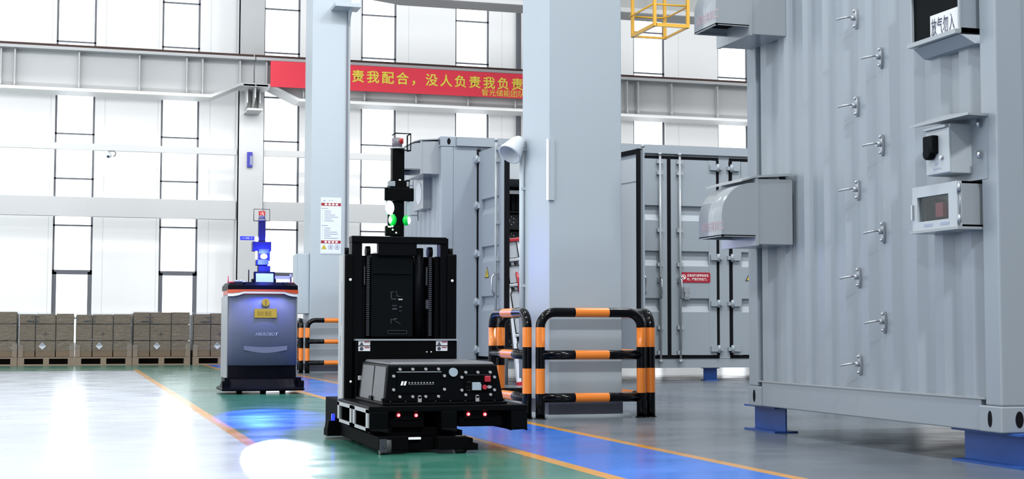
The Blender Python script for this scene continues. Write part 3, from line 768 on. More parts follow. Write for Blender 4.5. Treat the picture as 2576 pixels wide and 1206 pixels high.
def door(hx, w, side, ang, label_open=None, inner=False):
    th = 0.055
    d = obj('door_leaf', transform(door_leaf_local(w, side), hx, FY-0.012, ang), 'container_paint', FC, bevel=0.003)
    xr = side*(w-0.10)
    r = MB().tube([(xr, -0.035, ZD0-0.06), (xr, -0.035, ZD1+0.05)], 0.014, 10)
    for z in (0.33, 0.62, 1.35, 1.75, 2.42, 2.55): r.box(xr-0.035, xr+0.035, -0.04, 0.0, z-0.022, z+0.022)
    r.cyl((xr, -0.035, ZD0-0.09), (xr, -0.035, ZD0-0.05), 0.022, 10); r.cyl((xr, -0.035, ZD1+0.04), (xr, -0.035, ZD1+0.07), 0.022, 10)
    obj('lock_rod', transform(r, hx, FY-0.012, ang), 'hood_paint', d)
    h = MB().tube([(xr, -0.045, 1.20), (xr+side*0.0, -0.075, 1.16), (xr, -0.08, 1.02), (xr, -0.05, 0.96)], 0.011, 8).box(xr-0.03, xr+0.03, -0.03, 0, 1.14, 1.2)
    obj('door_handle', transform(h, hx, FY-0.012, ang), 'steel', d)
    for z in hinge_z:
        g_ = MB().box(min(0, side*0.085), max(0, side*0.085), -0.03, 0.0, z-0.03, z+0.03).cyl((-side*0.015, -0.022, z-0.045), (-side*0.015, -0.022, z+0.045), 0.02, 10)
        g_.box(min(-side*0.07, 0), max(-side*0.07, 0), -0.022, 0.012, z-0.022, z+0.022)
        obj('hinge', transform(g_, hx, FY-0.012, ang if abs(ang) < .1 else ang*0.45), 'container_paint', d)
    if abs(ang) > 0.1:
        lo, hi = sorted((0.0, side*w))
        gk = MB().box(lo+.01, hi-.01, th, th+0.02, ZD0-0.01, ZD0+0.04).box(lo+.01, hi-.01, th, th+0.02, ZD1-0.04, ZD1+0.01)
        e = side*w
        gk.box(min(e, e-side*0.04), max(e, e-side*0.04)+0.004, th-0.03, th+0.03, ZD0-0.01, ZD1+0.01)
        obj('edge_gasket', transform(gk, hx, FY-0.012, ang), 'gasket', d)
        obj('inner_lining', transform(MB().box(lo+.05, hi-.05, th, th+0.015, 0.75, 2.22).box(lo+.05, hi-.05, th, th+0.006, 2.24, 2.5), hx, FY-0.012, ang), 'inner_white', d)
    return d
dl = door(4.352, 0.775, 1, -math.atan2(0.77, 0.05))
dr = door(5.918, 0.775, -1, math.atan2(0.75, -0.126))
for hx, e, w in ((6.075, 1, 0.555), (7.255, -1, 0.577), (7.462, 1, 0.565), (8.64, -1, 0.565), (8.842, 1, 0.467), (9.798, -1, 0.467)):
    door(hx, w, e, 0.0)
# inside of the open compartment
inn = MB().box(4.35, 5.92, FY+0.05, FY+0.10, 2.30, 2.60).box(4.35, 5.92, FY+0.9, FY+0.95, 0.28, 2.6)
inn.box(4.345, 4.36, FY+0.08, FY+0.9, 0.28, 2.6).box(5.91, 5.925, FY+0.08, FY+0.9, 0.28, 2.6)
obj('compartment_wall', inn, 'inner_white', FC)
obj('compartment_back', MB().box(4.36, 5.91, FY+0.86, FY+0.899, 0.29, 2.29), 'gasket', FC)
gi = MB().box(4.335, 4.375, FY-0.01, FY+0.05, ZD0, ZD1+.03).box(4.335, 5.93, FY-0.01, FY+0.05, ZD0-0.04, ZD0).box(5.89, 5.93, FY-0.01, FY+0.05, ZD0, ZD1+.03)
obj('opening_gasket', gi, 'gasket', FC)
lampb = MB().box(4.5, 5.4, FY+0.20, FY+0.24, 2.0, 2.03)
t = thing('battery_rack', 'dark battery rack frame inside the open container compartment', 'rack', (5.1, FY+0.45, 0.29))
rk = MB()
for x in (4.50, 4.97, 5.02, 5.49): rk.box(x, x+0.04, FY+0.15, FY+0.19, 0.29, 2.28).box(x, x+0.04, FY+0.75, FY+0.79, 0.29, 2.28)
obj('upright', rk, 'module_black', t)
sh = MB()
for k in range(9): sh.box(4.52, 5.51, FY+0.16, FY+0.78, 0.36+0.196*k, 0.37+0.196*k)
sh.box(4.50, 5.51, FY+0.15, FY+0.18, 2.14, 2.18, 1)
obj('shelf', sh, ['module_black', 'zinc'], t)
obj('light_strip', MB().box(4.56, 4.74, FY+0.13, FY+0.15, 2.05, 2.075), 'lamp_on', t)
words = ['topmost', 'second', 'third', 'fourth', 'fifth', 'sixth', 'seventh', 'lowest']
for k in range(8):
    z = 0.372 + 0.196*(7-k)
    m_ = thing('battery_module', 'black battery module in the open compartment, %s of its stack' % words[k], 'battery module', (4.75, FY+0.4, z), 'battery modules in the rack')
    obj('case', MB().box(4.545, 4.96, FY+0.20, FY+0.72, z, z+0.165), 'module_black', m_, bevel=0.004)
    obj('connector', MB().box(4.725, 4.775, FY+0.18, FY+0.20, z+0.075, z+0.105).box(4.742, 4.758, FY+0.18, FY+0.20, z+0.03, z+0.105), 'label_white', m_)
    bl = MB()
    for x, zz in ((4.735, .135), (4.80, .135), (4.825, .115), (4.825, .07), (4.80, .045)): bl.ball((x, FY+0.195, z+zz), 0.007)
    obj('screw', bl, 'silver', m_)
    obj('handle', MB().tube([(4.90, FY+0.20, z+0.04), (4.90, FY+0.17, z+0.05), (4.90, FY+0.17, z+0.12), (4.90, FY+0.20, z+0.13)], 0.009, 8), 'silver', m_)

# warning plates on the container doors
t = thing('warning_plate', 'red rounded warning plate with white writing on the closed container door', 'sign', (6.985, FY-0.015, 1.14))
pts = []
for cx, cz, a0 in ((7.15, 1.245, 0), (6.82, 1.245, 90), (6.82, 1.165, 180), (7.15, 1.165, 270)):
    pts += [(cx+0.02*math.cos(math.radians(a0+k*30)), cz+0.02*math.sin(math.radians(a0+k*30))) for k in range(4)]
obj('plate', MB().prism(pts, 'y', FY-0.018, FY-0.012), 'sign_red', t)
obj('prohibition_symbol', MB().ring((6.832, 1.21), 0.021, 0.028, FY-0.0195, 0).prism([(6.812, 1.222), (6.820, 1.230), (6.852, 1.198), (6.844, 1.190)], 'y', FY-0.0195, FY-0.0185), 'text_white', t)
text('writing', '设备运行或带电状态', 'text_white', t, (6.872, FY-0.0195, 1.216), 0.034, sx=0.90)
text('writing', '时，严禁打开此门。', 'text_white', t, (6.872, FY-0.0195, 1.172), 0.034, sx=0.90)
def tri_sign(cx, z, label, y, rot=0.0, px=0, py=0):
    t = thing('warning_triangle', label, 'sign', (cx if not rot else px, y if not rot else py, z))
    a = MB().prism([(cx-0.072, z), (cx+0.072, z), (cx, z+0.125)], 'y', y-0.003, y)
    b = MB().prism([(cx-0.054, z+0.010), (cx+0.054, z+0.010), (cx, z+0.106)], 'y', y-0.005, y-0.003)
    c = MB().prism([(cx-0.008, z+0.055), (cx+0.006, z+0.078), (cx+0.004, z+0.052), (cx+0.010, z+0.050), (cx-0.004, z+0.020), (cx, z+0.044)], 'y', y-0.007, y-0.005)
    for nm, mb, mt in (('border', a, 'text_dark'), ('yellow_face', b, 'yellow_sign'), ('bolt_symbol', c, 'text_dark')):
        if rot: transform(mb, px, py, rot)
        obj(nm, mb, mt, t)
    return t
tri_sign(7.69, 1.17, 'yellow electric warning triangle on the closed door beside the right container', FY-0.012)
tri_sign(0.30, 1.16, 'yellow electric warning triangle on the open container door', -0.001, -math.atan2(0.77, 0.05), 4.352, FY-0.012)
tag(obj('padlock_hasp', MB().box(6.83, 6.90, FY-0.03, FY-0.012, 1.03, 1.09).cyl((6.865, FY-0.04, 1.00), (6.865, FY-0.012, 1.00), 0.03, 14).box(6.835, 6.90, FY-0.035, FY-0.012, 0.95, 0.985), 'zinc'), 'small metal hasp under the red plate on the closed container door', 'hasp')

# end details of the far container
vent_hood(1.26, 'grey vent hood high on the end wall of the far container', None, X=FX, Yn=16.02, Yf=16.75)
t = thing('junction_box', 'small pale box with round bright opening on the end of the far container', 'box', (FX-.03, 16.75, 2.0))
obj('case', MB().box(FX-0.08, FX+0.02, 16.45, 16.95, 1.98, 2.36), 'hood_paint', t, bevel=0.006)
obj('window', MB().prism([(16.66+0.14*math.cos(a), 2.17+0.13*math.sin(a)) for a in [2*math.pi*k/18 for k in range(18)]], 'x', FX-0.084, FX-0.079), 'label_white', t)
for k, (y, z) in enumerate(((17.35, 2.33), (17.1, 1.95), (17.4, 1.55))):
    t = thing('latch_handle', 'steel latch handle, %s on the end of the far container' % ('top', 'middle', 'lowest')[k], 'latch', (FX, y, z), 'steel latch handles on the far container')
    obj('plate', MB().box(FX-0.004, FX+0.014, y-0.018, y+0.018, z-0.06, z+0.06), 'steel', t)
    obj('arm', MB().tube([(FX, y, z), (FX-0.08, y+.01, z), (FX-0.15, y+.05, z-.012)], 0.007, 8), 'zinc', t)
tag(obj('lifting_ring', MB().tube([(FX+0.05, 17.0+0.05*math.cos(a), 2.75+0.055*math.sin(a)) for a in [math.pi*k/10 for k in range(11)]], 0.008, 8), 'zinc'), 'small lifting ring on top of the far container near its corner', 'ring')

# step ladder leaning in the opening
def ladder():
    t = thing('step_ladder', 'folded aluminium step ladder with red top leaning in front of the open compartment', 'ladder', (4.72, 15.12, 0), local=True)
    L = 1.56
    for sx in (-1, 1):
        obj('front_rail', MB().hexa([(sx*.118-.022, -.03, 0.02), (sx*.118+.022, -.03, 0.02), (sx*.118+.022, .03, 0.02), (sx*.118-.022, .03, 0.02)], [(sx*.075-.020, -.03, L), (sx*.075+.020, -.03, L), (sx*.075+.020, .03, L), (sx*.075-.020, .03, L)]), 'ladder_rail', t, bevel=0.004)
        obj('rear_rail', MB().hexa([(sx*.10-.014, .07, 0.05), (sx*.10+.014, .07, 0.05), (sx*.10+.014, .11, 0.05), (sx*.10-.014, .11, 0.05)], [(sx*.07-.014, .04, L-.02), (sx*.07+.014, .04, L-.02), (sx*.07+.014, .08, L-.02), (sx*.07-.014, .08, L-.02)]), 'aluminium', t)
        obj('foot', MB().box(sx*.118-.026, sx*.118+.026, -.036, .036, 0, 0.05), 'red_plastic', t)
    obj('centre_rail', MB().box(-.016, .016, .0, .03, 0.2, L-.02), 'ladder_rail', t)
    for k in range(5):
        z = 0.26 + 0.27*k; w = .105-.03*z/L
        obj('step', MB().box(-w, w, -.04, .035, z, z+.03), 'aluminium', t, bevel=0.004)
        hz = z+.225
        obj('step_bracket', MB().tube([(-w+.012, -.034, z+.035), (-w+.012, -.034, hz-.03), (-w+.03, -.034, hz), (w-.03, -.034, hz), (w-.012, -.034, hz-.03), (w-.012, -.034, z+.035)], 0.006, 8), 'rubber', t)
        obj('step_plate', MB().box(-w+.012, w-.012, -.024, -.018, z+.04, hz-.01), 'aluminium', t)
    obj('top_cap', MB().box(-.11, .11, -.05, .10, L-.01, L+.03), 'red_plastic', t, bevel=0.008)
    obj('red_strut', MB().tube([(.02, -.034, 1.22), (.09, -.036, 0.98)], 0.011, 8).tube([(.02, -.034, 1.22), (.02, -.036, 1.0)], 0.011, 8), 'red_plastic', t)
    obj('orange_label', MB().box(.10, .132, -.035, -.031, 0.70, 0.82), 'rail_orange', t)
    lean = math.atan2(0.20, 1.54)
    t.rotation_euler = (math.radians(-4), -lean, 0)
    return t
ladder()
tag(obj('clutter_bag', MB().ball((4.52, 15.38, 0.95), 0.085, sz=1.7, seg=14, rings=9).cyl((4.52, 15.38, 0.0), (4.52, 15.38, 0.85), 0.03), 'zinc'), 'grey bundle on a stand beside the step ladder in the opening', 'bundle')

# ------------------------------------------------------------------ pallets of cartons along the windows
def pallet_wood(x0, x1, y0, label):
    y1 = y0+1.0
    t = thing('wooden_pallet', label, 'pallet', ((x0+x1)/2, (y0+y1)/2, 0), 'wooden pallets under the carton stacks')
    obj('top_deck', MB().box(x0, x1, y0, y1, 0.112, 0.135), 'wood', t)
    w = x1-x0
    for a, b in ((x0, x0+.10), (x0+w/2-.045, x0+w/2+.045), (x1-.10, x1)):
        obj('block', MB().box(a, b, y0, y0+.12, 0.022, 0.112).box(a, b, y1-.12, y1, 0.022, 0.112).box(a, b, y0+.44, y0+.56, 0.022, 0.112), 'wood', t)
    obj('bottom_board', MB().box(x0, x1, y0, y0+.1, 0.0, 0.022).box(x0, x1, y1-.1, y1, 0.0, 0.022), 'wood', t)
    obj('opening_shade', MB().box(x0+.1, x1-.1, y0+.42, y0+.44, 0.022, 0.112), 'shade_brown', t)  # dark sheet standing in for the shade inside the pallet openings
def carton_stack(x0, x1, y0, label, seed, top):
    rnd = random.Random(seed)
    y1 = y0+0.98; zb = 0.136
    t = thing('carton_stack', label, 'carton stack', ((x0+x1)/2, (y0+y1)/2, zb), 'shrink wrapped carton stacks')
    w = x1-x0; cuts = [x0, x0+w*(0.30+rnd.uniform(-.01,.01)), x0+w*(0.66+rnd.uniform(-.02,.02)), x1]
    rows = [zb, 0.40, 0.668, top]
    for r in range(3):
        for c in range(3):
            g0 = 0.006
            zt = rows[r+1] - (rnd.uniform(0, .02) if r == 2 else 0)
            o = obj('carton', MB().box(cuts[c]+g0, cuts[c+1]-g0, y0+rnd.uniform(0, .012), y0+.33, rows[r]+(.001 if r == 0 else .005), zt-g0), 'carton', t, bevel=0.008)
            if r == 2 and c in (0,):
                obj('print', MB().box(cuts[c]+.12, cuts[c]+.30, y0-.003, y0+.002, rows[r]+.03, rows[r]+.055).box(cuts[c]+.17, cuts[c]+.31, y0-.003, y0+.002, rows[r]+.105, rows[r]+.12), 'carton_print', o)
            if r == 1 and c == 1:
                xm = (cuts[1]+cuts[2])/2
                obj('cross_mark', MB().box(xm-.035, xm+.035, y0-.003, y0+.002, .505, .515).box(xm-.006, xm+.006, y0-.003, y0+.002, .475, .545), 'carton_print', o)
            if r == 0 and c == 1:
                xm = cuts[1]+0.075+w*.04
                obj('hazard_diamond', MB().prism([(xm, 0.255), (xm+.058, 0.315), (xm, 0.375), (xm-.058, 0.315)], 'y', y0-.004, y0+.002), 'label_white', o)
                obj('diamond_top', MB().prism([(xm+.052, 0.318), (xm, 0.370), (xm-.052, 0.318)], 'y', y0-.006, y0-.004), 'zinc', o)
    obj('rear_carton', MB().box(x0+.002, x1-.002, y0+.335, y1, zb+.001, top-.03), 'carton', t, bevel=0.008)
    for xa, xb in ((x0-.008, x0+.07), (x1-.07, x1+.008)):
        obj('edge_board', MB().box(xa, xb, y0-.008, y0-.002, zb, 0.33 if xa < x0 else 0.36), 'edge_board', t)
    obj('stretch_film', MB().box(x0-.012, x1+.012, y0-.014, y1+.012, zb+.10, top+.006), 'stretch_film', t, bevel=0.006)
PY = 24.85
lab = ['left edge of the photo', 'second from the left', 'third from the left', 'fourth from the left', 'half behind the grey robot', 'hidden behind the grey robot']
for k, (a, b, tp) in enumerate(((-1.70, -0.825, .868), (-.797, .052, .845), (.078, .950, .842), (.978, 1.882, .875), (1.94, 2.84, .862))):
    pallet_wood(a-.01, b+.01, PY, 'pale wooden pallet carrying the carton stack %s' % ('at the ' + lab[k] if k == 0 else lab[k]))
    carton_stack(a, b, PY, 'brown shrink wrapped carton stack on a pallet, %s' % ('at the ' + lab[k] if k == 0 else lab[k]), 11+k, tp)

# ------------------------------------------------------------------ left robot (grey, facing us)
def rounded_plan(xc, hw, yf, yb, bulge, n=14, sq=0.10):
    pts = []
    for k in range(n+1):
        u = -1 + 2*k/n
        pts.append((xc + hw*u, yf + bulge*(abs(u)**2.6)))
    pts += [(xc+hw*1.0, yb-sq), (xc+hw-sq, yb), (xc-hw+sq, yb), (xc-hw, yb-sq)]
    return pts
def loft(mb, plans, zs, m=0, smooth=False, caps=True):
    n = len(plans[0])
    for i in range(len(plans)-1):
        vs = [(p[0], p[1], zs[i]) for p in plans[i]] + [(p[0], p[1], zs[i+1]) for p in plans[i+1]]
        mb.add(vs, [(k, (k+1)%n, n+(k+1)%n, n+k) for k in range(n)], m, smooth)
    if caps:
        mb.add([(p[0], p[1], zs[0]) for p in plans[0]], [tuple(reversed(range(n)))], m)
        mb.add([(p[0], p[1], zs[-1]) for p in plans[-1]], [tuple(range(n))], m)
    return mb
def grey_robot():
    xc = 1.702; t = thing('transport_robot', 'grey mobile transport robot with orange band and blue lamp, left of the black one', 'robot', (xc, 14.0, 0), 'warehouse robots')
    yf, yb = 13.66, 14.42
    obj('body_shell', loft(MB(), [rounded_plan(xc, .318, yf, yb, .11), rounded_plan(xc, .314, yf+.005, yb, .11), rounded_plan(xc, .308, yf+.012, yb, .11)], [0.262, 0.6, 0.915], smooth=True), 'grey_blue_lit', t)
    obj('lower_body', loft(MB(), [rounded_plan(xc, .316, yf+.012, yb, .10), rounded_plan(xc, .312, yf+.010, yb, .11)], [0.095, 0.262]), 'robot_black', t)
    obj('side_cover', MB().box(xc-.325, xc-.312, yf+.13, yb-.08, 0.14, 0.90).box(xc+.312, xc+.325, yf+.13, yb-.08, 0.14, 0.90), 'robot_side', t, bevel=0.004)
    # silver trim and orange band: raised in the middle, dropping at both shoulders
    def band(mb, lo_e, lo_m, hi, out):
        p = rounded_plan(xc, .318+out, yf-out, yb, .11); n = 15
        vs = []
        for k in range(n):
            u = abs(-1+2*k/(n-1)); w = min(1, max(0, (u-.62)/.14))
            vs.append((p[k][0], p[k][1], lo_m+(lo_e-lo_m)*w))
        q = [(p[k][0], p[k][1], hi) for k in range(n)]
        b_ = [(xc+(v[0]-xc)*.96, v[1]+.03, v[2]) for v in vs] + [(xc+(v[0]-xc)*.96, v[1]+.03, v[2]) for v in q]
        allv = vs + q + b_
        f = [(k, k+1, n+k+1, n+k) for k in range(n-1)] + [(k+1, k, 2*n+k, 2*n+k+1) for k in range(n-1)] + [(n+k, n+k+1, 3*n+k+1, 3*n+k) for k in range(n-1)]
        mb.add(allv, f, 0, False); return mb
    obj('silver_trim', band(MB(), 0.898, 0.923, 0.945, .004), 'robot_silver', t)
    obj('orange_band', band(MB(), 0.926, 0.942, 0.960, .008), 'robot_orange', t)
    obj('shoulder', loft(MB(), [rounded_plan(xc, .308, yf+.012, yb, .11), rounded_plan(xc, .312, yf+.008, yb, .11)], [0.915, 0.958]), 'robot_orange', t)
    obj('top_deck', loft(MB(), [rounded_plan(xc, .322, yf-.006, yb, .11), rounded_plan(xc, .322, yf-.004, yb, .11), rounded_plan(xc, .296, yf+.05, yb, .12)], [0.958, 0.998, 1.03]), 'robot_black', t)
    sk = MB(); loft(sk, [rounded_plan(xc, .372, 13.60, 14.3, .05), rounded_plan(xc, .378, 13.59, 14.3, .05), rounded_plan(xc, .36, 13.61, 14.3, .05)], [0.03, 0.045, 0.06])
    loft(sk, [rounded_plan(xc, .345, 13.63, 14.3, .06), rounded_plan(xc, .318, 13.67, 14.3, .08)], [0.055, 0.135])
    obj('bumper_skirt', sk, 'robot_black', t)
    e = MB()
    for sx in (-1, 1): e.box(xc+sx*.345-.028, xc+sx*.345+.028, 13.66, 13.74, 0.055, 0.12).box(xc+sx*.33-.02, xc+sx*.33+.02, 13.68, 13.74, 0.12, 0.15)
    obj('corner_bracket', e, 'robot_black', t)
    for x in (-.2, .02, .2): obj('wheel', MB().cyl((xc+x-.025, 13.85, 0.04), (xc+x+.025, 13.85, 0.04), 0.04, 16), 'rubber', t)
    # front markings
    yy = yf - .003
    obj('handle_recess', MB().prism([(1.52+.395*k/12, .405-.028*math.sin(math.pi*k/12)) for k in range(13)] + [(1.915-.395*k/12, .442-.012*math.sin(math.pi*k/12)) for k in range(13)], 'y', yf-.001, yf+.02), 'recess_blue', t)
    obj('yellow_disc', MB().prism([(1.715+.036*math.cos(a), .84+.036*math.sin(a)) for a in [2*math.pi*k/22 for k in range(22)]], 'y', yy, yf+.02), 'yellow_label', t)
    obj('disc_mark', MB().box(1.708, 1.722, yy-.002, yy, .815, .865), 'text_brown', t)
    obj('yellow_plate', MB().box(1.614, 1.816, yy, yf+.02, .700, .782), 'yellow_label', t)
    text('plate_writing', '自动 搬运', 'text_brown', t, (1.635, yy-.002, .722), 0.05, sx=0.62)
    text('logo', 'HIKROBOT', 'logo_pale', t, (1.622, yy, .535), 0.042, sx=0.95, shear=0.3, offset=0.0008)
    # tablet
    obj('tablet', MB().hexa([(1.612, 13.72, .985), (1.806, 13.72, .985), (1.806, 13.76, .985), (1.612, 13.76, .985)], [(1.612, 13.74, 1.127), (1.806, 13.74, 1.127), (1.806, 13.78, 1.127), (1.612, 13.78, 1.127)]), 'robot_black', t, bevel=0.004)
    obj('tablet_screen', MB().hexa([(1.63, 13.719, 1.018), (1.79, 13.719, 1.018), (1.79, 13.726, 1.018), (1.63, 13.726, 1.018)], [(1.63, 13.731, 1.110), (1.79, 13.731, 1.110), (1.79, 13.738, 1.110), (1.63, 13.738, 1.110)]), 'screen', t)
    obj('tablet_stand', MB().box(1.60, 1.82, 13.76, 13.86, 1.02, 1.06), 'robot_black', t)
    obj('button', MB().cyl((1.46, 13.80, 1.03), (1.46, 13.80, 1.048), .018).cyl((1.50, 13.80, 1.03), (1.50, 13.80, 1.05), .018).cyl((1.52, 13.72, 1.025), (1.52, 13.72, 1.035), .015).cyl((1.88, 13.72, 1.025), (1.88, 13.72, 1.037), .012).cyl((1.91, 13.72, 1.025), (1.91, 13.72, 1.037), .012), 'silver', t)
    obj('side_stop', MB().cyl((1.43, 13.83, 1.02), (1.43, 13.83, 1.035), .035).cyl((1.965, 13.83, 1.02), (1.965, 13.83, 1.035), .03), 'red_plastic', t)
    for x, y, h, mt in ((1.40, 13.95, 1.09, 'red_plastic'), (1.583, 13.9, 1.15, 'robot_black'), (1.985, 13.95, 1.09, 'robot_black')):
        obj('antenna', MB().cyl((x, y, 1.0), (x, y, h), .005, 8), mt, t)
    obj('rear_bar', MB().box(1.80, 2.0, 14.05, 14.07, 1.07, 1.10).box(1.99, 2.005, 14.04, 14.08, 0.98, 1.12), 'girder_grey', t)
    # mast
    y = 13.95
    obj('mast', MB().box(1.672, 1.738, y-.03, y+.03, 1.0, 1.612), 'blue_lit_black', t, bevel=0.003)
    obj('mast_head', MB().box(1.615, 1.79, y-.05, y+.05, 1.325, 1.415), 'blue_lit_black', t, bevel=0.004)
    obj('side_sensor', MB().box(1.50, 1.63, y-.06, y-.02, 1.428, 1.462), 'sign_blue', t)
    obj('sensor_eye', MB().box(1.515, 1.545, y-.062, y-.06, 1.441, 1.449).box(1.55, 1.585, y-.062, y-.06, 1.437, 1.453).box(1.60, 1.61, y-.062, y-.06, 1.438, 1.452), 'logo_pale', t)
    obj('white_lamp', MB().ball((1.655, y-.03, 1.44), .018, sz=1.4).ball((1.758, y-.03, 1.44), .022, sz=1.3).box(1.645, 1.66, y-.05, y-.03, 1.25, 1.325), 'lamp_on', t)
    obj('beacon', MB().cyl((1.705, y, 1.63), (1.705, y, 1.665), .032, 18, m=1).cyl((1.705, y, 1.665), (1.705, y, 1.705), .032, 18, m=0).cyl((1.705, y, 1.612), (1.705, y, 1.63), .045, 18, m=1, r2=.034), ['beacon_red', 'beacon_grey'], t)
    c = MB()
    x0, x1, z0, z1 = 1.63, 1.778, 1.612, 1.724
    c.tube([(x0, y, z0), (x0, y, z1), (x1, y, z1), (x1, y, z0), (x0, y, z0)], .0035, 6)
    obj('beacon_guard', c, 'robot_black', t)
    lb = obj('lamp_housing', MB().box(1.68, 1.78, y-.04, y+.03, 1.235, 1.33).box(1.65, 1.76, y-.04, y+.03, 1.19, 1.245).box(1.672, 1.785, y-.04, y+.03, 1.13, 1.19), 'blue_lit_black', t, bevel=0.006)
    obj('blue_lamp', MB().ball((1.72, y-.065, 1.276), .032, sz=0.75), 'lamp_blue', lb)
    obj('blue_lens', MB().box(1.665, 1.765, y-.055, y-.038, 1.20, 1.245).box(1.675, 1.77, y-.055, y-.038, 1.305, 1.345), 'lens_blue', lb)
    L = bpy.data.lights.new('blue_glow', 'POINT'); L.color = (0.05, 0.08, 1.0); L.energy = 20; L.shadow_soft_size = .04
    o = bpy.data.objects.new('blue_glow', L); COL.objects.link(o); o.location = (1.72, y-.42, 1.22)
    L2 = L.copy(); L2.energy = 7
    o = bpy.data.objects.new('blue_glow', L2); COL.objects.link(o); o.location = (1.72, y-.16, 1.30)
    return t
grey_robot()
def spot(name, loc, aim, energy, color, ang, blend):
    L = bpy.data.lights.new(name, 'SPOT'); L.color = color; L.energy = energy; L.spot_size = math.radians(ang); L.spot_blend = blend; L.shadow_soft_size = .02
    o = bpy.data.objects.new(name, L); COL.objects.link(o); o.location = loc
    o.rotation_euler = (Vector(aim)-Vector(loc)).to_track_quat('-Z', 'Y').to_euler()
spot('blue_safety_spot', (1.62, 13.45, 1.35), (1.36, 10.3, 0), 1000, (0.01, 0.035, 1.0), 15, 0.6)
spot('floor_glare_spot', (1.655, 13.55, 1.30), (1.03, 7.0, 0), 1500, (0.85, 0.92, 1.0), 4.4, 0.7)  # added spot that lays a white glare patch on the floor

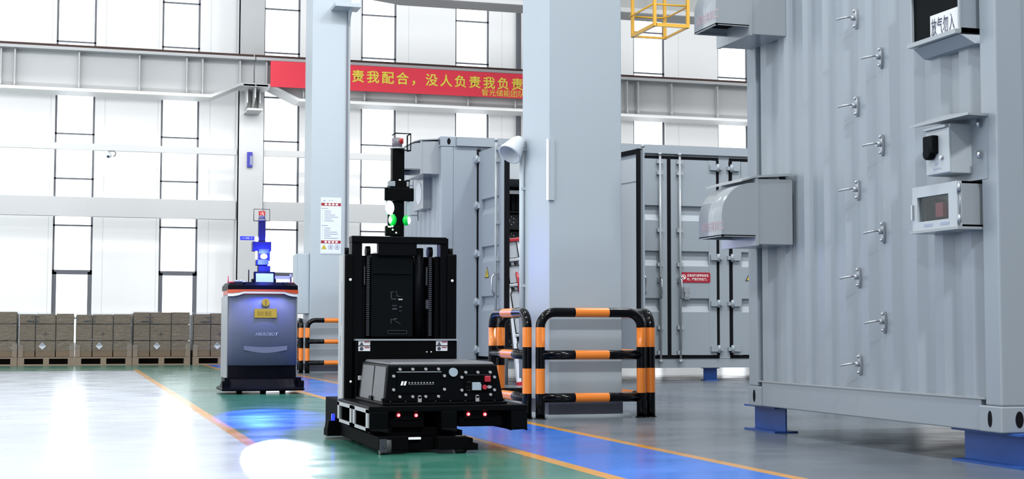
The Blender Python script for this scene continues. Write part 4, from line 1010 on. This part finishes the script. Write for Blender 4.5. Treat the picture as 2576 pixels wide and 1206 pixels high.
# ------------------------------------------------------------------ black robot with its pallet and battery box
def black_robot():
    t = thing('forklift_robot', 'black forklift robot with tall mast carrying a pallet in the centre', 'robot', (1.73, 7.9, 0), 'warehouse robots')
    yf = 7.90
    # mast frame
    obj('mast_upright', MB().box(1.455, 1.512, yf+.01, yf+.10, .19, 1.10).box(1.512, 1.535, yf+.04, yf+.10, .19, 1.0), 'black_satin', t, bevel=0.003)
    obj('mast_upright', MB().box(1.950, 1.995, yf+.01, yf+.10, .19, 1.10).box(1.925, 1.950, yf+.04, yf+.10, .19, 1.0), 'black_satin', t, bevel=0.003)
    obj('top_crossbar', MB().box(1.452, 1.983, yf, yf+.09, 1.068, 1.105).box(1.60, 1.815, yf+.005, yf+.06, 1.0, 1.07), 'black_satin', t, bevel=0.004)
    sc = MB().box(1.416, 1.462, yf-.01, yf+.10, .20, 1.005)
    obj('side_cover', sc, 'black_paint', t, bevel=0.006)
    obj('side_cover', MB().box(1.985, 2.038, yf-.01, yf+.10, .20, 1.012), 'black_paint', t, bevel=0.006)
    obj('silver_side_panel', MB().box(1.405, 1.4155, yf+.0, yf+.13, .20, 1.0), 'silver', t, bevel=0.002)
    obj('panel_slot', MB().box(1.4035, 1.4052, yf+.03, yf+.06, .62, .86).box(1.4035, 1.4052, yf+.06, yf+.09, .40, .56), 'zinc', t)
    obj('top_peg', MB().cyl((1.43, yf+.03, 1.0), (1.43, yf+.03, 1.04), .012).cyl((2.01, yf+.03, 1.0), (2.01, yf+.03, 1.045), .014), 'black_paint', t)
    obj('cover_screw', MB().ball((1.444, yf-.012, .865), .008).ball((2.012, yf-.012, .865), .008).ball((1.45, yf-.012, .315), .007), 'screw_white', t)
    obj('back_plate', MB().box(1.53, 1.93, yf+.11, yf+.13, .19, 1.0), 'black_matt', t)
    obj('rear_body', MB().box(1.56, 1.92, yf+.13, yf+.75, .10, .985), 'black_paint', t, bevel=0.02)
    obj('centre_panel', MB().box(1.566, 1.800, yf+.03, yf+.06, .556, 1.012).box(1.575, 1.79, yf+.02, yf+.03, .90, .905), 'panel_black', t, bevel=0.003)
    pr = MB(); yp = yf+.027
    for a, b, c, d in ((1.675,1.692,.800,.804),(1.700,1.712,.800,.804),(1.675,1.680,.762,.800),(1.708,1.712,.778,.794),(1.712,1.73,.776,.780),(1.675,1.706,.760,.766),(1.684,1.708,.724,.730),(1.684,1.710,.704,.714),(1.722,1.738,.716,.724),(1.720,1.738,.696,.700),(1.676,1.68,.628,.655),(1.68,1.70,.648,.652),(1.692,1.712,.652,.658)): pr.box(a, b, yp, yf+.03, c, d)
    pr.prism([(1.70,.646),(1.73,.628),(1.73,.624),(1.70,.642)], 'y', yp, yf+.03)
    pr.tube([(1.66, yp, .572), (1.765, yp, .572), (1.765, yp, .590), (1.66, yp, .590), (1.66, yp, .572)], .002, 6)
    obj('printed_marks', pr, 'print_grey', t)
    obj('white_tag', MB().box(1.717, 1.741, yp-.001, yf+.03, .757, .765), 'bolt_grey', t)
    obj('panel_rim', MB().box(1.575, 1.79, yf+.02, yf+.028, 1.012, 1.017), 'bolt_grey', t)
    obj('lift_cylinder', MB().cyl((1.835, yf+.05, .545), (1.835, yf+.05, 1.045), .026, 18), 'black_satin', t)
    for x in (1.547, 1.895):
        chn = MB()
        for k in range(40): chn.box(x-.008, x+.008, yf+.02, yf+.035, .562+.0112*k, .5685+.0112*k)
        obj('lift_chain', chn, 'print_grey', t)
        obj('chain_wheel', MB().cyl((x-.012, yf+.04, 1.022), (x+.012, yf+.04, 1.022), .030, 18), 'black_satin', t)
        obj('chain_guide', MB().box(x-.024, x-.018, yf+.015, yf+.03, .84, .94), 'print_grey', t)
    obj('valve_block', MB().box(1.872, 1.888, yf+.02, yf+.04, .71, .76), 'print_grey', t)
    # carriage apron with top bar and labels
    obj('carriage_apron', MB().box(1.47, 2.03, yf-.05, yf-.005, .20, .536), 'black_paint', t, bevel=0.004)
    obj('apron_bar', MB().box(1.466, 2.036, yf-.058, yf, .536, .545), 'zinc', t)
    for x in (1.483, 1.912):
        lb = obj('caution_label', MB().box(x, x+.064, yf-.0515, yf-.05, .510, .535).box(x, x+.064, yf-.0515, yf-.05, .480, .505), 'label_white', t)
        obj('caution_symbol', MB().prism([(x+.006,.512),(x+.028,.512),(x+.017,.530)], 'y', yf-.053, yf-.0515).prism([(x+.017+.010*math.cos(a), .493+.010*math.sin(a)) for a in [2*math.pi*k/12 for k in range(12)]], 'y', yf-.053, yf-.0515), 'text_dark', lb)
        obj('caution_lines', MB().box(x+.033, x+.060, yf-.053, yf-.0515, .527, .532).box(x+.033, x+.060, yf-.053, yf-.0515, .497, .502), 'sign_red', lb)
    obj('apron_screw', MB().ball((1.86, yf-.052, .474), .004).ball((1.885, yf-.052, .474), .004), 'screw_white', t)
    # forks with red lights
    for a, b, ls in ((1.482, 1.655, (1.525, 1.612)), (1.83, 2.05, (1.874, 1.958))):
        fk = obj('fork', MB().box(a, b, 7.03, 7.87, .122, .196), 'black_matt', t, bevel=0.004)
        pl = MB().box(ls[0]-.02, ls[1]+.02, 7.022, 7.03, .160, .204)
        obj('light_plate', pl, 'black_paint', fk)
        obj('red_light', MB().ball((ls[0], 7.018, .183), .009).ball((ls[1], 7.018, .181), .009), 'led_red', fk)
        obj('light_core', MB().ball((ls[0], 7.011, .183), .0045).ball((ls[1], 7.011, .181), .0045), 'led_core', fk)
    # base
    bs = MB().box(1.415, 1.56, 6.95, 8.2, .020, .085).box(1.70, 1.85, 6.92, 8.2, .020, .080).box(1.46, 1.80, 7.02, 8.2, .015, .075).box(1.45, 2.0, 7.80, 8.7, .05, .20)
    bs.box(1.50, 1.82, 7.06, 7.30, .075, .12)
    obj('base_frame', bs, 'black_matt', t, bevel=0.004)
    obj('base_lip', MB().box(1.845, 1.882, 6.96, 7.10, .045, .07).box(1.81, 1.865, 7.1, 7.25, .07, .10).box(1.83, 1.90, 6.93, 7.02, .015, .045), 'black_matt', t)
    for a in (1.425, 1.80): obj('load_wheel', MB().cyl((a, 6.98, .042), (a+.05, 6.98, .042), .042, 20), 'wheel_grey', t)
    obj('wheel_plate', MB().box(1.418, 1.452, 6.935, 6.945, .012, .075).cyl((1.440, 6.93, .04), (1.440, 6.94, .04), .006), 'print_grey', t)
    obj('floor_light', MB().box(1.503, 1.632, 6.998, 7.02, .066, .076), 'text_white', t)
    ft = MB().box(1.345, 1.50, 8.00, 8.12, .018, .055)
    ft.hexa([(1.345, 8.0, .055), (1.45, 8.0, .055), (1.45, 8.1, .055), (1.345, 8.1, .055)], [(1.352, 8.0, .10), (1.385, 8.0, .10), (1.385, 8.1, .10), (1.352, 8.1, .10)])
    obj('outrigger_scanner', ft.cyl((1.40, 8.05, .055), (1.40, 8.05, .115), .03, 14), 'black_matt', t)
    obj('scanner_light', MB().box(1.372, 1.388, 8.02, 8.04, .10, .135).box(1.405, 1.412, 7.99, 8.0, .285, .293), 'lens_blue', t)
    obj('caster', MB().cyl((1.48, 8.02, .022), (1.50, 8.02, .022), .022, 14).cyl((1.52, 8.02, .022), (1.54, 8.02, .022), .022, 14), 'rubber', t)
    # sensor mast
    y = 8.30
    obj('sensor_mast', MB().box(1.753, 1.823, y-.03, y+.03, .95, 1.636), 'black_paint', t, bevel=0.003)
    obj('mast_head', MB().box(1.705, 1.876, y-.05, y-.03, 1.332, 1.408), 'black_paint', t, bevel=0.006)
    obj('mast_collar', MB().box(1.736, 1.85, y-.045, y+.04, 1.408, 1.45).box(1.832, 1.856, y-.03, y-.02, 1.446, 1.456), 'black_paint', t)
    obj('sensor', MB().box(1.722, 1.766, y-.052, y-.02, 1.415, 1.445).box(1.832, 1.846, y-.05, y-.02, 1.415, 1.445), 'zinc', t, bevel=0.003)
    obj('glass_strip', MB().box(1.836, 1.852, y-.04, y-.02, 1.25, 1.332).box(1.716, 1.722, y-.04, y-.03, 1.25, 1.332), 'label_grey', t)
    obj('mast_screw', MB().ball((1.796, y-.032, 1.452), .008).ball((1.78, y-.032, 1.14), .006).ball((1.752, y-.052, 1.165), .006).ball((1.772, y-.052, 1.148), .006), 'screw_white', t)
    obj('white_lamp', MB().ball((1.738, y-.03, 1.293), .026, sz=1.5), 'lamp_on', t)
    obj('lamp_bracket', MB().box(1.712, 1.80, y-.05, y-.01, 1.13, 1.19).box(1.73, 1.768, y-.03, y, 1.19, 1.27), 'black_paint', t, bevel=0.006)
    obj('green_lamp', MB().ball((1.744, y-.05, 1.222), .017, sz=1.5).ball((1.842, y-.04, 1.222), .017, sz=1.4), 'lamp_green', t)
    obj('lamp_halo', MB().ball((1.752, y-.045, 1.222), .024, sz=1.5), 'green_halo', t)  # larger ball added behind the lamp as its green halo
    obj('lamp_halo', MB().ball((1.834, y-.035, 1.222), .022, sz=1.4), 'green_halo', t)
    obj('status_dots', MB().ball((1.728, y-.052, 1.183), .005).ball((1.738, y-.052, 1.183), .005).ball((1.75, y-.052, 1.185), .005), 'lamp_green', t)
    obj('beacon', MB().cyl((1.785, y, 1.645), (1.785, y, 1.70), .030, 18, m=1).cyl((1.798, y-.008, 1.668), (1.798, y-.008, 1.698), .022, 18, m=0), ['beacon_red', 'beacon_grey'], t)
    obj('beacon_base', MB().cyl((1.787, y, 1.636), (1.787, y, 1.645), .044, 18), 'silver', t)
    gd = MB()
    gd.tube([(1.765, y+.04, 1.722), (1.765, y-.05, 1.722), (1.854, y-.05, 1.722), (1.854, y-.05, 1.625), (1.80, y-.05, 1.625), (1.80, y, 1.636)], .004, 6)
    gd.tube([(1.854, y-.05, 1.722), (1.854, y+.04, 1.722), (1.854, y+.04, 1.63), (1.854, y-.05, 1.625)], .004, 6)
    obj('beacon_guard', gd, 'black_paint', t)
    g_ = bpy.data.lights.new('green_glow', 'POINT'); g_.color = (0.05, 1, 0.2); g_.energy = .25; g_.shadow_soft_size = .02
    o = bpy.data.objects.new('green_glow', g_); COL.objects.link(o); o.location = (1.72, y-.10, 1.215)
    return t
black_robot()

def black_pallet():
    t = thing('pallet', 'black pallet with grey framed side openings carried by the black robot', 'pallet', (1.77, 7.42, .105))
    x0, x1, y0, y1 = 1.374, 2.168, 6.99, 7.845
    obj('deck', MB().box(x0, x1, y0, y1, .200, .228), 'black_paint', t, bevel=0.004)
    for a, b in ((x0+.004, 1.47), (1.731, 1.81), (2.085, x1)):
        sk = MB().box(a, b, y0, y0+.1, .104, .2).box(a, b, y1-.1, y1, .104, .2).box(a, b, 7.36, 7.46, .104, .2).box(a, b, y0, y1, .104, .118)
        if a > 2: sk.box(a+.01, b-.01, y0, y1, .11, .2)
        obj('runner', sk, 'black_paint', t, bevel=0.003)
    for a, b in ((7.0, 7.39), (7.43, 7.835)):
        f = MB(); X = x0
        f.box(X-.004, X+.004, a, a+.05, .108, .212).box(X-.004, X+.004, b-.05, b, .108, .212).box(X-.004, X+.004, a, b, .195, .214).box(X-.004, X+.004, a, b, .108, .124)
        obj('side_frame', f, 'silver', t)
black_pallet()

def battery_box():
    t = thing('battery_pack', 'black battery pack case with bolted covers lying on the black pallet', 'battery', (1.767, 7.4, .228))
    x0, x1, y0, y1, z0, z1 = 1.464, 2.068, 7.055, 7.74, .240, .425
    body = MB().hexa([(x0, y0, z0), (x1, y0, z0), (x1, y1, z0), (x0, y1, z0)], [(x0+.018, y0+.008, z1), (x1-.036, y0+.008, z1), (x1-.036, y1-.02, z1+.004), (x0+.018, y1-.02, z1+.004)])
    obj('case', body, 'box_black', t, bevel=0.010, seg=3)
    obj('base_flange', MB().box(x0-.012, x1+.012, y0-.012, y1+.012, .228, .242), 'box_black', t, bevel=0.003)
    sp = MB()
    for a, b in ((y0+.03, y0+.30), (y0+.32, y1-.06)):
        sp.hexa([(x0-.003, a, z0+.004), (x0+.006, a, z0+.004), (x0+.006, b, z0+.004), (x0-.003, b, z0+.004)], [(x0+.0125, a+.006, z1-.012), (x0+.022, a+.006, z1-.012), (x0+.022, b-.006, z1-.012), (x0+.0125, b-.006, z1-.012)])
    obj('side_skin', sp, 'box_side', t)
    obj('lid_top', MB().hexa([(x0+.026, y0+.018, z1), (x1-.046, y0+.018, z1), (x1-.046, y1-.03, z1+.002), (x0+.026, y1-.03, z1+.002)], [(x0+.034, y0+.03, z1+.012), (x1-.056, y0+.03, z1+.012), (x1-.056, y1-.04, z1+.014), (x0+.034, y1-.04, z1+.014)]), 'box_side', t, bevel=0.004)
    yb = y0 - .004
    cv = obj('cover_plate', MB().box(1.525, 1.742, yb, y0+.01, .285, .388), 'box_black', t, bevel=0.003)
    obj('plate_edge', MB().box(1.522, 1.745, yb-.003, y0+.008, .388, .392), 'zinc', t)
    lg = MB()
    for x in (1.541, 1.556): lg.prism([(x, .325), (x+.010, .325), (x+.016, .345), (x+.006, .345)], 'y', yb-.0015, yb)
    obj('logo_mark', lg, 'text_white', cv)
    lg = MB()
    for k in range(9): lg.box(1.581+.0149*k, 1.588+.0149*k, yb-.0015, yb, .334, .3405)
    lg.box(1.580, 1.708, yb-.0015, yb, .3285, .3300)
    obj('logo_writing', lg, 'bolt_grey', cv)
    def bolt(x, z): obj('bolt', MB().cyl((x, y0-.010, z), (x, y0+.006, z), .0072, 10), 'bolt_grey', t)
    for x in (1.538, 1.602, 1.667, 1.731): bolt(x, .403); bolt(x, .270)
    for x in (1.507, 1.761): bolt(x, .370); bolt(x, .304)
    for x in (1.869, 1.931, 1.994): bolt(x, .386)
    for x in (1.849, 2.016): bolt(x, .362); bolt(x, .299)
    for x in (1.869, 1.996): bolt(x, .276)
    obj('round_cap', MB().cyl((1.806, y0-.010, .387), (1.806, y0+.008, .387), .0215, 22), 'label_grey', t)
    sp = obj('socket_panel', MB().box(1.862, 2.002, yb, y0+.01, .290, .372), 'black_matt', t)
    obj('panel_edge', MB().box(1.866, 2.0, yb-.003, y0+.008, .372, .3745), 'print_grey', t)
    obj('red_connector', MB().box(1.963, 1.993, yb-.018, yb, .339, .368), 'red_plastic', sp, bevel=0.003)
    obj('red_connector', MB().cyl((1.964, yb-.012, .313), (1.964, yb, .313), .012, 14), 'red_plastic', sp)
    obj('grey_socket', MB().box(1.900, 1.942, yb-.014, yb, .298, .337).box(1.94, 1.947, yb-.010, yb, .298, .330), 'label_grey', sp, bevel=0.002)
    obj('oval_plug', MB().prism([(1.988+.012*math.cos(a), .314+.008*math.sin(a)) for a in [2*math.pi*k/16 for k in range(16)]], 'y', yb-.010, yb), 'bolt_grey', sp)
    obj('panel_marks', MB().box(1.876, 1.894, yb-.001, yb, .337, .340).box(1.876, 1.894, yb-.001, yb, .298, .301).box(1.875, 1.878, yb-.001, yb, .312, .317).box(1.887, 1.890, yb-.001, yb, .312, .317), 'print_grey', sp)
    for x in (1.636, 1.927): obj('latch', MB().box(x-.008, x+.008, y0-.016, y0+.004, .243, .270).cyl((x, y0-.016, .268), (x, y0, .268), .008, 12), 'bolt_grey', t)
    fs = MB()
    for k in range(8): fs.ball((1.49+.075*k, y0-.013, .247), .0035)
    obj('flange_screw', fs, 'print_grey', t)
    obj('lifting_lug', MB().box(1.452, 1.47, y0-.004, y0+.03, .243, .262).box(1.452, 1.468, 7.33, 7.40, .243, .262), 'black_paint', t)
    obj('side_tab', MB().box(1.46, 1.478, 7.70, 7.735, .33, .352), 'bolt_grey', t)
battery_box()
